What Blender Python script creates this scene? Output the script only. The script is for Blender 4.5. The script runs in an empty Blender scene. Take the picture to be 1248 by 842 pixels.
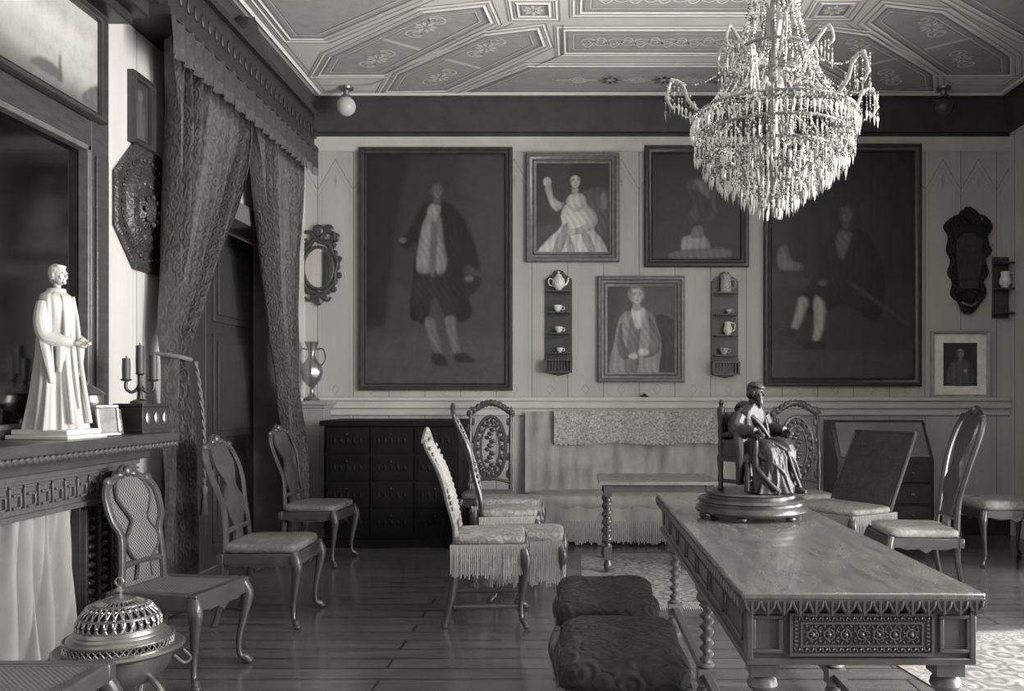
import bpy, bmesh, math, random
import numpy as np
from math import sin, cos, pi, radians, copysign, sqrt
from mathutils import Vector, Matrix
random.seed(7)
scene = bpy.context.scene
F, CX, CY, H = 1050.0, 700.0, 482.0, 1.4
BY, LX, RX, CZ = 8.68, -2.71, 4.38, 4.35
def bw(px, py, Y=BY): return ((px-CX)*Y/F, H+(CY-py)*Y/F)

# ---------------------------------------------------------------- materials
TINT = (1.0, 0.975, 0.935)
def mat(name, g, rough=.5, metal=0, var=.25, scale=6, st=(1,1,1), bump=.08, pat=None, ps=20, pc=.4, spec=.4, trans=0, coat=0, rv=0):
    if name in bpy.data.materials: return bpy.data.materials[name]
    m = bpy.data.materials.new(name); m.use_nodes = True
    nt = m.node_tree; N = nt.nodes; L = nt.links
    b = N['Principled BSDF']
    b.inputs['Roughness'].default_value = rough; b.inputs['Metallic'].default_value = metal
    b.inputs['Specular IOR Level'].default_value = spec
    b.inputs['Transmission Weight'].default_value = trans
    b.inputs['Coat Weight'].default_value = coat
    tc = N.new('ShaderNodeTexCoord'); mp = N.new('ShaderNodeMapping'); mp.inputs['Scale'].default_value = st
    L.new(tc.outputs['Object'], mp.inputs['Vector'])
    nz = N.new('ShaderNodeTexNoise'); nz.inputs['Scale'].default_value = scale; nz.inputs['Detail'].default_value = 6
    L.new(mp.outputs['Vector'], nz.inputs['Vector'])
    def mth(op, a, b2=None):
        n = N.new('ShaderNodeMath'); n.operation = op
        for i, v in enumerate((a, b2)):
            if v is None: continue
            if isinstance(v, (int, float)): n.inputs[i].default_value = v
            else: L.new(v, n.inputs[i])
        return n.outputs[0]
    val = mth('ADD', mth('MULTIPLY', mth('SUBTRACT', nz.outputs['Fac'], .5), var*3.2), 1.0)
    h = nz.outputs['Fac']
    if rv:
        n2 = N.new('ShaderNodeTexNoise'); n2.inputs['Scale'].default_value = 3.5; n2.inputs['Detail'].default_value = 8; n2.inputs['Roughness'].default_value = .65
        L.new(mp.outputs['Vector'], n2.inputs['Vector'])
        L.new(mth('ADD', mth('MULTIPLY', mth('SUBTRACT', n2.outputs['Fac'], .5), rv), rough), b.inputs['Roughness'])
    if pat:
        if pat == 'wave':
            t = N.new('ShaderNodeTexWave'); t.inputs['Scale'].default_value = ps; t.inputs['Distortion'].default_value = 1.5; t.inputs['Detail'].default_value = 2; o = t.outputs['Fac']
        elif pat == 'check':
            t = N.new('ShaderNodeTexChecker'); t.inputs['Scale'].default_value = ps; o = t.outputs['Fac']
        elif pat == 'brick':
            t = N.new('ShaderNodeTexBrick'); t.inputs['Scale'].default_value = ps; t.offset = .37
            t.inputs['Color1'].default_value = (0,0,0,1); t.inputs['Color2'].default_value = (.45,.45,.45,1); t.inputs['Mortar'].default_value = (1.6,1.6,1.6,1)
            t.inputs['Mortar Size'].default_value = .008; t.inputs['Brick Width'].default_value = 2.6; t.inputs['Row Height'].default_value = .17
            o = t.outputs['Color']
        elif pat == 'damask':
            t = N.new('ShaderNodeTexVoronoi'); t.feature = 'F1'; t.inputs['Scale'].default_value = ps
            w = N.new('ShaderNodeMath'); w.operation = 'SINE'
            L.new(mth('MULTIPLY', t.outputs['Distance'], 16), w.inputs[0]); o = mth('ADD', mth('MULTIPLY', w.outputs[0], .5), .5)
            L.new(mp.outputs['Vector'], t.inputs['Vector'])
        if pat != 'damask': L.new(mp.outputs['Vector'] if pat != 'brick' else tc.outputs['Object'], t.inputs['Vector'])
        val = mth('MULTIPLY', val, mth('SUBTRACT', 1.0, mth('MULTIPLY', o, pc)))
        h = mth('ADD', h, mth('MULTIPLY', o, .7))
    val = mth('MAXIMUM', mth('MULTIPLY', val, g), 0.002)
    vm = N.new('ShaderNodeVectorMath'); vm.operation = 'SCALE'; vm.inputs[0].default_value = TINT
    L.new(val, vm.inputs['Scale']); L.new(vm.outputs[0], b.inputs['Base Color'])
    if bump:
        bp = N.new('ShaderNodeBump'); bp.inputs['Strength'].default_value = min(1,bump*2); bp.inputs['Distance'].default_value = .01
        L.new(h, bp.inputs['Height']); L.new(bp.outputs[0], b.inputs['Normal'])
    return m

def plank_mat(name, axis, g, ornate=True):
    m = bpy.data.materials.new(name); m.use_nodes = True
    nt = m.node_tree; N = nt.nodes; L = nt.links; b = N['Principled BSDF']
    b.inputs['Roughness'].default_value = .55
    tc = N.new('ShaderNodeTexCoord'); sp = N.new('ShaderNodeSeparateXYZ'); L.new(tc.outputs['Object'], sp.inputs[0])
    def mth(op, a, b2=None):
        n = N.new('ShaderNodeMath'); n.operation = op
        for i, v in enumerate((a, b2)):
            if v is None: continue
            if isinstance(v, (int, float)): n.inputs[i].default_value = v
            else: L.new(v, n.inputs[i])
        return n.outputs[0]
    c = mth('DIVIDE', sp.outputs[axis], .36); z = sp.outputs[2]
    fr = mth('FRACT', mth('ADD', c, 40.2)); fl = mth('FLOOR', mth('ADD', c, 40.2))
    wn = N.new('ShaderNodeTexWhiteNoise'); wn.noise_dimensions = '1D'; L.new(fl, wn.inputs['W'])
    nz = N.new('ShaderNodeTexNoise'); nz.inputs['Scale'].default_value = 2.2; nz.inputs['Detail'].default_value = 7
    mp = N.new('ShaderNodeMapping'); mp.inputs['Scale'].default_value = (2.5, 2.5, .5); L.new(tc.outputs['Object'], mp.inputs[0]); L.new(mp.outputs[0], nz.inputs['Vector'])
    line = mth('LESS_THAN', fr, .03)
    line2 = mth('LESS_THAN', mth('ABSOLUTE', mth('SUBTRACT', fr, .9)), .008)
    line3 = mth('LESS_THAN', mth('ABSOLUTE', mth('SUBTRACT', fr, .13)), .008)
    dark = mth('MAXIMUM', mth('MULTIPLY', line, .55), mth('MULTIPLY', mth('MAXIMUM', line2, line3), .16))
    if ornate:
        ax = mth('ABSOLUTE', mth('SUBTRACT', fr, .515))
        for z0, sl, w, s_ in ((3.78, -.62, .011, .38), (3.70, -.62, .006, .25)):
            zl = mth('ADD', mth('MULTIPLY', ax, sl), z0)
            dark = mth('MAXIMUM', dark, mth('MULTIPLY', mth('LESS_THAN', mth('ABSOLUTE', mth('SUBTRACT', z, zl)), w), s_))
        drop = mth('ADD', mth('MULTIPLY', ax, 3.0), mth('MULTIPLY', mth('ABSOLUTE', mth('SUBTRACT', z, 3.56)), 1.6))
        dark = mth('MAXIMUM', dark, mth('MULTIPLY', mth('LESS_THAN', drop, .12), .3))
        drop = mth('ADD', mth('MULTIPLY', ax, 2.0), mth('MULTIPLY', mth('ABSOLUTE', mth('SUBTRACT', z, 1.46)), 4.0))
        dark = mth('MAXIMUM', dark, mth('MULTIPLY', mth('LESS_THAN', mth('ABSOLUTE', mth('SUBTRACT', drop, .2)), .03), .22))
    v = mth('ADD', mth('MULTIPLY', mth('SUBTRACT', nz.outputs['Fac'], .5), .5), 1.0)
    v = mth('ADD', v, mth('MULTIPLY', mth('SUBTRACT', wn.outputs[0], .5), .12))
    v = mth('MULTIPLY', mth('MULTIPLY', v, mth('SUBTRACT', 1.0, dark)), g)
    vm = N.new('ShaderNodeVectorMath'); vm.operation = 'SCALE'; vm.inputs[0].default_value = TINT
    L.new(v, vm.inputs['Scale']); L.new(vm.outputs[0], b.inputs['Base Color'])
    bp = N.new('ShaderNodeBump'); bp.inputs['Strength'].default_value = .4; bp.inputs['Distance'].default_value = .01
    L.new(mth('SUBTRACT', 1.0, dark), bp.inputs['Height']); L.new(bp.outputs[0], b.inputs['Normal'])
    return m

WALLB = plank_mat('painted_planks_back', 0, .37)
WALLL = plank_mat('painted_planks_side', 1, .50, False)
FLOOR = mat('floorboards', .085, .20, pat='brick', ps=1, pc=.5, var=.45, scale=5, st=(.5,4,1), bump=.03, spec=.9, rv=.3)
CEIL = mat('ceiling_plaster', .66, .7, var=.1, scale=3)
CEILD = mat('ceiling_paint_dark', .22, .7, var=.15, scale=8)
CEILM = mat('ceiling_paint_mid', .37, .7, var=.18, scale=9)
CEILW = mat('ceiling_moulding_light', .76, .6, var=.08, scale=9)
WOOD = mat('dark_walnut', .032, .34, var=.4, scale=9, st=(1,1,5), spec=.5, coat=.1, rv=.25)
WOODB = mat('polished_chair_wood', .04, .30, var=.4, scale=14, spec=.6, coat=.15)
TABTOP = mat('polished_table_top', .10, .24, var=.5, scale=5, st=(5,1,1), spec=1.0, coat=.25, bump=.025, rv=.4)
TABLE = mat('carved_rosewood', .06, .33, var=.35, scale=10, st=(1,4,1), spec=.55)
DARK = mat('near_black_wood', .014, .45, var=.4, scale=8)
DOORM = mat('door_wood', .02, .45, var=.3, scale=6, st=(1,4,1))
TRIMW = mat('pale_moulding', .46, .5, var=.15, scale=5)
CORN = mat('cornice_dark', .035, .6, var=.35, scale=5)
CURT = mat('damask_curtain', .07, .7, var=.5, scale=28, pat='damask', ps=19, pc=.28, bump=.18, st=(1,1,.6))
CURTD = mat('dark_drape', .03, .8, var=.3, scale=10, pat='damask', ps=20, pc=.3)
CLOTH = mat('fireplace_cloth', .22, .8, var=.35, scale=10, st=(1,1,.3), bump=.1)
FRING = mat('fringe_thread', .30, .85, var=.5, scale=60, st=(4,4,.3))
VELVD = mat('worn_black_plush', .014, .9, var=1.0, scale=16, bump=.6, pat='damask', ps=12, pc=.4)
SILK = mat('pale_silk', .34, .6, var=.4, scale=9, pat='damask', ps=14, pc=.3)
TAPE = mat('settee_cover', .29, .85, var=.5, scale=9, st=(1,1,.4), bump=.15)
RUNNER = mat('lace_runner', .42, .85, var=.7, scale=40, pat='damask', ps=34, pc=.5)
RUG = mat('persian_rug', .22, .9, var=.7, scale=16, pat='damask', ps=9, pc=.6, bump=.1)
RUGL = mat('rug_border', .24, .9, var=.7, scale=26, pat='damask', ps=20, pc=.45, bump=.1)
CANE = mat('woven_cane', .14, .55, var=.2, scale=10, pat='check', ps=110, pc=.75, bump=.2)
MARB = mat('white_plaster_figure', .50, .5, var=.12, scale=6, bump=.03)
BRONZ = mat('dark_bronze', .02, .45, metal=.3, var=.7, scale=16, bump=.2, spec=.5, rv=.3)
BRASS = mat('worn_brass', .22, .32, metal=.85, var=.35, scale=9)
SILV = mat('tarnished_silver', .24, .3, metal=.85, var=.45, scale=18, bump=.15)
PORC = mat('white_porcelain', .6, .25, var=.25, scale=30, bump=0)
PORCP = mat('patterned_porcelain', .5, .25, var=.3, scale=30, pat='damask', ps=40, pc=.7, bump=0)
MIRR = mat('old_mirror', .10, .09, metal=1, var=.15, scale=3, bump=0)
MIRRL = mat('bright_mirror', .6, .08, metal=1, var=.1, scale=3, bump=0)
FRG = mat('gilded_frame', .13, .4, metal=.3, var=.4, scale=20)
FRD = mat('dark_frame', .028, .35, var=.35, scale=14)
FRP = mat('pale_wood_frame', .34, .5, var=.25, scale=14)
GLOBE = mat('opal_glass', .5, .15, var=.05, bump=0)
CRYL = mat('crystal_bright', .85, .05, var=.1, bump=0, spec=1, trans=.45)  # bright and dark crystal tones put the sparkle into the colour
CRYD = mat('crystal_dark', .16, .04, var=.1, bump=0, spec=1, trans=.5)
CANDLE = mat('dark_wax', .04, .5, var=.1)
OIL = bpy.data.materials.new('oil_canvas'); OIL.use_nodes=True
_n=OIL.node_tree.nodes; _l=OIL.node_tree.links; _b=_n['Principled BSDF']; _b.inputs['Roughness'].default_value=.45; _b.inputs['Specular IOR Level'].default_value=.35
_a=_n.new('ShaderNodeAttribute'); _a.attribute_name='paint'; _z=_n.new('ShaderNodeTexNoise'); _z.inputs['Scale'].default_value=7; _z.inputs['Detail'].default_value=9; _z.inputs['Roughness'].default_value=.7
_t=_n.new('ShaderNodeTexCoord'); _l.new(_t.outputs['Object'],_z.inputs['Vector'])
_m=_n.new('ShaderNodeMath'); _m.operation='MULTIPLY_ADD'; _m.inputs[1].default_value=1.1; _m.inputs[2].default_value=.45; _l.new(_z.outputs['Fac'],_m.inputs[0])
_v=_n.new('ShaderNodeVectorMath'); _v.operation='SCALE'; _l.new(_a.outputs['Color'],_v.inputs[0]); _l.new(_m.outputs[0],_v.inputs['Scale']); _l.new(_v.outputs[0],_b.inputs['Base Color'])
_p=_n.new('ShaderNodeBump'); _p.inputs['Strength'].default_value=.08; _l.new(_z.outputs['Fac'],_p.inputs['Height']); _l.new(_p.outputs[0],_b.inputs['Normal'])

# ---------------------------------------------------------------- mesh builder
def crs(P, k=6):
    out = []; n = len(P)
    for i in range(n-1):
        p0 = P[max(i-1,0)]; p1 = P[i]; p2 = P[i+1]; p3 = P[min(i+2,n-1)]
        for j in range(k):
            t = j/k
            out.append(tuple(.5*((2*b)+(-a+c)*t+(2*a-5*b+4*c-d)*t*t+(-a+3*b-3*c+d)*t**3) for a,b,c,d in zip(p0,p1,p2,p3)))
    out.append(tuple(P[-1])); return out

class M:
    def __init__(s): s.v=[]; s.f=[]; s.m=[]
    def add(s, vs, fs, mi=0):
        o=len(s.v); s.v += [tuple(v) for v in vs]
        for f in fs: s.f.append(tuple(i+o for i in f)); s.m.append(mi)
        return s
    def box(s, x0,x1,y0,y1,z0,z1, mi=0, T=None):
        vs=[Vector((x,y,z)) for x in (x0,x1) for y in (y0,y1) for z in (z0,z1)]
        if T: vs=[T@v for v in vs]
        return s.add(vs,[(0,1,3,2),(4,6,7,5),(0,4,5,1),(2,3,7,6),(0,2,6,4),(1,5,7,3)],mi)
    def rings(s, R, mi=0, close=True, cap=True):
        n=len(R[0]); vs=[p for r in R for p in r]; fs=[]
        for i in range(len(R)-1):
            for j in range(n if close else n-1):
                k=(j+1)%n; fs.append((i*n+j,i*n+k,(i+1)*n+k,(i+1)*n+j))
        if cap and close:
            fs.append(tuple(range(n))[::-1]); fs.append(tuple((len(R)-1)*n+j for j in range(n)))
        return s.add(vs,fs,mi)
    def lathe(s, prof, c=(0,0,0), n=24, mi=0, sx=1, sy=1, fn=None, cap=True):
        R=[]
        for r,z in prof:
            r=max(r,.0004)
            R.append([(c[0]+sx*r*cos(2*pi*j/n)*(fn(2*pi*j/n,z) if fn else 1), c[1]+sy*r*sin(2*pi*j/n)*(fn(2*pi*j/n,z) if fn else 1), c[2]+z) for j in range(n)])
        return s.rings(R,mi,True,cap)
    def tube(s, P, n=8, mi=0, k=5, flat=1.0, closed=False):
        Q=crs(P,k) if k>1 else P
        R=[]; up=None
        for i,q in enumerate(Q):
            a=Vector(Q[max(i-1,0)][:3]); b=Vector(Q[min(i+1,len(Q)-1)][:3]); t=(b-a)
            if t.length<1e-9: t=Vector((0,0,1))
            t.normalize()
            if up is None:
                up=Vector((0,0,1)) if abs(t.z)<.9 else Vector((1,0,0))
            u=up-t*up.dot(t)
            if u.length<1e-6: u=t.orthogonal()
            u.normalize(); w=t.cross(u); up=u; c=Vector(q[:3])
            R.append([c+u*(cos(2*pi*j/n)*q[3])+w*(sin(2*pi*j/n)*q[3]*flat) for j in range(n)])
        return s.rings(R,mi)
    def ell(s, c, r, nu=16, nv=10, mi=0, e1=1.0, e2=1.0, T=None):
        sg=lambda v,e: copysign(abs(v)**e,v)
        R=[]
        for i in range(nv+1):
            ph=-pi/2+pi*i/nv; ph=max(-pi/2+.02,min(pi/2-.02,ph))
            ring=[]
            for j in range(nu):
                th=2*pi*j/nu
                p=Vector((r[0]*sg(cos(ph),e1)*sg(cos(th),e2), r[1]*sg(cos(ph),e1)*sg(sin(th),e2), r[2]*sg(sin(ph),e1)))
                if T: p=T@p
                ring.append((c[0]+p[0],c[1]+p[1],c[2]+p[2]))
            R.append(ring)
        return s.rings(R,mi)
    def ext(s, poly, ax, a0, a1, mi=0, fn=None):
        def mk(u,v,a):
            if ax=='y': p=(u,a,v)
            elif ax=='x': p=(a,u,v)
            else: p=(u,v,a)
            return fn(p) if fn else p
        n=len(poly); vs=[mk(u,v,a0) for u,v in poly]+[mk(u,v,a1) for u,v in poly]
        fs=[tuple(range(n)),tuple(range(n,2*n))[::-1]]+[(i,(i+1)%n,n+(i+1)%n,n+i) for i in range(n)]
        return s.add(vs,fs,mi)
    def grid(s, fn, nu, nv, mi=0):
        vs=[fn(i/nu,j/nv) for j in range(nv+1) for i in range(nu+1)]
        fs=[(j*(nu+1)+i,j*(nu+1)+i+1,(j+1)*(nu+1)+i+1,(j+1)*(nu+1)+i) for j in range(nv) for i in range(nu)]
        return s.add(vs,fs,mi)
    def twist(s, x,y,z0,z1,R,pitch=.07,mi=0,n=12,a=.3):
        k=max(8,int((z1-z0)/(pitch/9))); rr=[]
        for i in range(k+1):
            z=z0+(z1-z0)*i/k; ph=2*pi*(z-z0)/pitch
            rr.append([(x+R*(cos(2*pi*j/n)*(1-a*.5)+a*cos(ph)), y+R*(sin(2*pi*j/n)*(1-a*.5)+a*sin(ph)), z) for j in range(n)])
        return s.rings(rr,mi)
    def octa(s, x,y,z,r,l,mi=0,ph=0,top=.3):
        vs=[(x,y,z)]+[(x+r*cos(ph+i*pi/2),y+r*sin(ph+i*pi/2),z-l*top) for i in range(4)]+[(x,y,z-l)]
        return s.add(vs,[(0,1,2),(0,2,3),(0,3,4),(0,4,1),(5,2,1),(5,3,2),(5,4,3),(5,1,4)],mi)
    def fringe(s, p, q, z, l, step=.012, mi=0):
        p=Vector(p); q=Vector(q); d=q-p; n=max(2,int(d.length/step)); t=d/n; nn=Vector((t.y,-t.x)).normalized()
        for i in range(n):
            a=p+t*(i+.08); b=p+t*(i+.92); c=(a+b)/2+nn*random.uniform(-.004,.004); ll=l*random.uniform(.88,1.05); o=nn*.003
            s.add([(a.x,a.y,z),(b.x,b.y,z),(c.x+t.x*.28,c.y+t.y*.28,z-ll),(c.x-t.x*.28,c.y-t.y*.28,z-ll),(c.x+o.x,c.y+o.y,z-ll*.5)],[(0,1,4),(1,2,4),(2,3,4),(3,0,4)],mi)
        return s
    def rect(s, x0,x1,z0,z1, prof, mi=0):
        R=[[(x0+t,-d,z0+t),(x1-t,-d,z0+t),(x1-t,-d,z1-t),(x0+t,-d,z1-t)] for t,d in prof]
        return s.rings(R,mi,True,False)

def obj(m, name, mats, parent=None, loc=(0,0,0), rot=(0,0,0), label=None, cat=None, kind=None, group=None, bev=0, sub=0, remesh=0, smooth=40, solid=0, its=2):
    me=bpy.data.meshes.new(name); me.from_pydata(m.v,[],m.f)
    if not isinstance(mats,(list,tuple)): mats=[mats]
    for x in mats: me.materials.append(x)
    me.polygons.foreach_set('material_index', m.m)
    b=bmesh.new(); b.from_mesh(me); bmesh.ops.recalc_face_normals(b, faces=b.faces); b.to_mesh(me); b.free()
    if smooth:
        me.polygons.foreach_set('use_smooth',[True]*len(me.polygons))
        try: me.set_sharp_from_angle(angle=radians(smooth))
        except Exception: pass
    o=bpy.data.objects.new(name,me); scene.collection.objects.link(o)
    o.location=loc; o.rotation_euler=rot
    if parent: o.parent=parent
    if label: o['label']=label
    if cat: o['category']=cat
    if kind: o['kind']=kind
    if group: o['group']=group
    if remesh:
        r=o.modifiers.new('r','REMESH'); r.mode='VOXEL'; r.voxel_size=remesh; r.use_smooth_shade=True
        k=o.modifiers.new('s','SMOOTH'); k.factor=.5; k.iterations=its
    if solid:
        k=o.modifiers.new('so','SOLIDIFY'); k.thickness=solid
    if bev:
        k=o.modifiers.new('b','BEVEL'); k.width=bev; k.segments=2; k.limit_method='ANGLE'; k.angle_limit=radians(40)
    return o
def thing(name, label, cat, loc, rz=0, group=None):
    e=bpy.data.objects.new(name,None); e.empty_display_size=.1; scene.collection.objects.link(e)
    e.location=loc; e.rotation_euler=(0,0,rz); e['label']=label; e['category']=cat
    if group: e['group']=group
    return e
def dup(root, loc, rz, label=None):
    def cp(o,par):
        c=o.copy(); scene.collection.objects.link(c)
        if par: c.parent=par
        for ch in list(o.children): cp(ch,c)
        return c
    r=cp(root,None); r.location=loc; r.rotation_euler=(0,0,rz)
    if label: r['label']=label
    return r
FACE=lambda deg: radians(deg+90)

# ---------------------------------------------------------------- room shell
def st(m,name,mats,bev=0,**k): return obj(m,name,mats,kind='structure',bev=bev,**k)
st(M().box(LX-.4,RX+.4,-1,BY+.2,-.1,0),'floor',FLOOR)
st(M().box(LX-.4,RX+.4,-1,BY+.2,CZ,CZ+.1),'ceiling',CEIL)
st(M().box(LX-.4,RX+.4,BY,BY+.2,0,CZ),'wall_back',WALLB)
DY0,DY1,DZ=5.78,7.92,2.82
m=M(); m.box(LX-.3,LX,-1,DY0,0,CZ); m.box(LX-.3,LX,DY1,BY,0,CZ); m.box(LX-.3,LX,DY0,DY1,DZ,CZ); st(m,'wall_left',WALLL)
WINS=[(0.7,2.2,.45,3.6),(2.85,4.35,.45,3.6),(5.6,6.5,.1,1.25)]
m=M(); ys=[-1]+[v for w in WINS for v in w[:2]]+[BY]
for i in range(0,len(ys),2): m.box(RX,RX+.3,ys[i],ys[i+1],0,CZ)
for a,b,z0,z1 in WINS: m.box(RX,RX+.3,a,b,0,z0); m.box(RX,RX+.3,a,b,z1,CZ)
st(m,'wall_right',WALLL)
for i,(a,b,WZ0,WZ1) in enumerate(WINS):
    m=M(); x0,x1=RX+.18,RX+.23
    m.box(x0,x1,a,a+.07,WZ0,WZ1); m.box(x0,x1,b-.07,b,WZ0,WZ1); m.box(x0,x1,a,b,WZ0,WZ0+.08); m.box(x0,x1,a,b,WZ1-.08,WZ1)
    c=(a+b)/2; m.box(x0,x1,c-.03,c+.03,WZ0,WZ1)
    for k in range(1,5): z=WZ0+(WZ1-WZ0)*k/5; m.box(x0+.01,x1-.01,a,b,z-.015,z+.015)
    st(m,'window_%d'%(i+1),TRIMW)
m=M(); xd=LX-.22
for a,b in ((DY0+.05,(DY0+DY1)/2-.003),((DY0+DY1)/2+.003,DY1-.05)):
    m.box(xd-.04,xd,a,b,0.01,DZ-.05)
    for z0,z1 in ((.2,.9),(1.05,1.9),(2.0,2.65)):
        m.box(xd,xd+.015,a+.12,b-.12,z0,z1); m.box(xd+.015,xd+.03,a+.18,b-.18,z0+.06,z1-.06)
st(m,'door_1',DOORM,bev=.004)
m=M()
for a,b in ((DY0-.12,DY0+.03),(DY1-.03,DY1+.12)): m.box(LX-.28,LX+.05,a,b,0,DZ+.12); m.box(LX+.05,LX+.07,a+.03,b-.03,0,DZ+.1)
m.box(LX-.28,LX+.05,DY0,DY1,DZ-.03,DZ+.12); st(m,'trim_1',mat('door_casing',.10,.5,var=.25,scale=6),bev=.005)
m=M(); m.box(LX,RX,BY-.05,BY,1.27,1.36); m.box(LX,RX,BY-.08,BY,1.345,1.385); m.box(LX,RX,BY-.025,BY,1.2,1.27)
st(m,'trim_2',TRIMW,bev=.008)
m=M(); m.box(LX,LX+.05,7.95+.1,BY,1.27,1.36); m.box(LX,LX+.08,8.05,BY,1.345,1.385); st(m,'trim_3',TRIMW,bev=.008)
m=M(); m.box(LX,RX,BY-.03,BY,0,.2); st(m,'baseboard_back',DARK,bev=.005)
m=M(); m.box(LX,LX+.03,4.8,DY0-.12,0,.2); m.box(LX,LX+.03,DY1+.12,BY,0,.2); st(m,'baseboard_left',DARK,bev=.005)
def cornice(name,prof,a0,a1,axis,matl):
    m=M(); m.ext(prof,axis,a0,a1); st(m,name,matl,smooth=30)
cp=[(0,CZ),(-.20,CZ),(-.20,CZ-.04),(-.17,CZ-.07),(-.13,CZ-.17),(-.07,CZ-.25),(-.06,CZ-.31),(0,CZ-.31)]
cornice('trim_4',[(BY+u,v) for u,v in cp],LX,RX,'x',CORN)
cornice('trim_5',[(LX-u*.8,v) for u,v in cp],-1,BY,'y',CORN)
cornice('trim_6',[(RX+u*.8,v) for u,v in cp],-1,BY,'y',CORN)
cornice('trim_7',[(BY,3.99),(BY-.06,3.99),(BY-.05,3.96),(BY-.03,3.94),(BY-.03,3.88),(BY-.015,3.86),(BY,3.86)],LX,RX,'x',TRIMW)
cornice('trim_8',[(LX,3.99),(LX+.06,3.99),(LX+.03,3.94),(LX+.03,3.88),(LX,3.86)],-1,BY,'y',TRIMW)
m=M(); m.box(LX,RX,BY-.012,BY,4.0,4.05); st(m,'trim_9',CORN)

# ---- ceiling painted panels
def inset(P,d):
    n=len(P); A=sum(P[i][0]*P[(i+1)%n][1]-P[(i+1)%n][0]*P[i][1] for i in range(n)); sgn=1 if A>0 else -1
    out=[]
    for i in range(n):
        a=Vector(P[i-1]); b=Vector(P[i]); c=Vector(P[(i+1)%n])
        t1=(b-a).normalized(); t2=(c-b).normalized(); n1=Vector((-t1.y,t1.x))*sgn; n2=Vector((-t2.y,t2.x))*sgn
        bis=(n1+n2); l=bis.length_squared; k=2*d/l if l>1e-6 else d
        out.append(tuple(b+bis*k))
    return out
MX=.835
def cpx(px,py): Y=F*(CZ-H)/(CY-py); return ((px-CX)*Y/F, Y)
def mir(P): return [(2*MX-x,y) for x,y in P][::-1]
PM=M()
def band(P,d0,d1,z,mi):
    a=inset(P,d0); b=inset(P,d1); n=len(P)
    PM.add([(x,y,z) for x,y in a]+[(x,y,z) for x,y in b],[(i,(i+1)%n,n+(i+1)%n,n+i) for i in range(n)],mi)
def fill(P,d,z,mi): PM.add([(x,y,z) for x,y in inset(P,d)],[tuple(range(len(P)))],mi)
def rib(P,w,mi,z=CZ-.004):
    for i in range(len(P)-1):
        a=Vector(P[i]); b=Vector(P[i+1]); t=(b-a)
        if t.length<1e-6: continue
        t.normalize(); nn=Vector((-t.y,t.x))*w/2
        PM.add([(*(a+nn),z),(*(b+nn),z),(*(b-nn),z),(*(a-nn),z)],[(0,1,2,3)],mi)
def mould(P,d,w,h):
    a=inset(P,d-w/2); b=inset(P,d+w/2); c=inset(P,d); n=len(P)
    PM.add([(x,y,CZ-.001) for x,y in a]+[(x,y,CZ-h) for x,y in c]+[(x,y,CZ-.001) for x,y in b],[(i,(i+1)%n,n+(i+1)%n,n+i) for i in range(n)]+[(n+i,n+(i+1)%n,2*n+(i+1)%n,2*n+i) for i in range(n)],2)
def panel(P):
    band(P,-.075,-.068,CZ-.003,0); mould(P,-.045,.022,.006); band(P,-.022,-.016,CZ-.003,0); mould(P,.01,.03,.010); band(P,.025,.045,CZ-.003,0)
    fill(P,.045,CZ-.002,1); band(P,.085,.093,CZ-.004,2); band(P,.10,.104,CZ-.004,0)
def rosette(x,y,r,mi=2):
    for i in range(8):
        a=2*pi*i/8; PM.add([(x+cos(a)*r*.15,y+sin(a)*r*.15,CZ-.005),(x+cos(a-.28)*r*.7,y+sin(a-.28)*r*.7,CZ-.005),(x+cos(a)*r,y+sin(a)*r,CZ-.005),(x+cos(a+.28)*r*.7,y+sin(a+.28)*r*.7,CZ-.005)],[(0,1,2,3)],mi)
def scroll(x,y,r,dx=1,dy=1,mi=2):
    rib([(x+dx*r*(1-t/26)*cos(t*.36),y+dy*r*(1-t/26)*sin(t*.36)) for t in range(22)],.014,mi)
def vine(x0,x1,y,amp,n):
    rib([(x0+(x1-x0)*i/60,y+amp*sin(i/60*2*pi*n)) for i in range(61)],.014,2)
    for i in range(2*n):
        xx=x0+(x1-x0)*(i+.5)/(2*n); scroll(xx,y,amp*.8,1,1 if i%2 else -1)
quads=[]
L1=[cpx(*p) for p in ((386,92),(400,68),(515,14),(590,6),(600,28),(470,92))]
L2=[cpx(*p) for p in ((468,112),(482,90),(590,42),(656,34),(664,56),(545,111))]
L3=[cpx(*p) for p in ((352,48),(395,48),(538,-12),(500,-60),(266,-60))]
for P in (L1,L2,L3):
    for Q in (P,mir(P)):
        panel(Q); cx=sum(p[0] for p in Q)/len(Q); cy=sum(p[1] for p in Q)/len(Q); quads.append((cx,cy,Q))
for cx,cy,Q in quads[:4]:
    far=sorted(Q,key=lambda p:p[1]); a=(Vector(far[-1])+Vector(far[-2]))/2; b=(Vector(far[0])+Vector(far[1]))/2; d=(b-a).normalized()
    nn=Vector((-d.y,d.x)); rib([tuple(Vector((cx,cy))-nn*.19),tuple(Vector((cx,cy))+nn*.19)],.05,3)
    for s_ in (-1,1):
        c=Vector((cx,cy))+d*s_*.42; rosette(c.x,c.y,.10)
        for q in (-1,1): e=c+d*q*.16; scroll(e.x,e.y,.08,q,1); scroll(e.x,e.y,.08,q,-1)
y1=cpx(0,113)[1]; y2=cpx(0,80)[1]
BT=[(MX-1.95,y1),(MX+1.95,y1),(MX+1.25,y2),(MX-1.25,y2)]; panel(BT)
yc=(y1+y2)/2
rib([(MX-1.0,yc),(MX+1.0,yc)],.02,2)
for k in (-1,0,1): rosette(MX+k*.5,yc,.13,0); rosette(MX+k*.5,yc,.09)
for k in (-.8,-.25,.25,.8): scroll(MX+k,yc,.08,1,1); scroll(MX+k,yc,.08,-1,-1)
y3=cpx(0,65)[1]; y4=cpx(0,36)[1]
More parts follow.
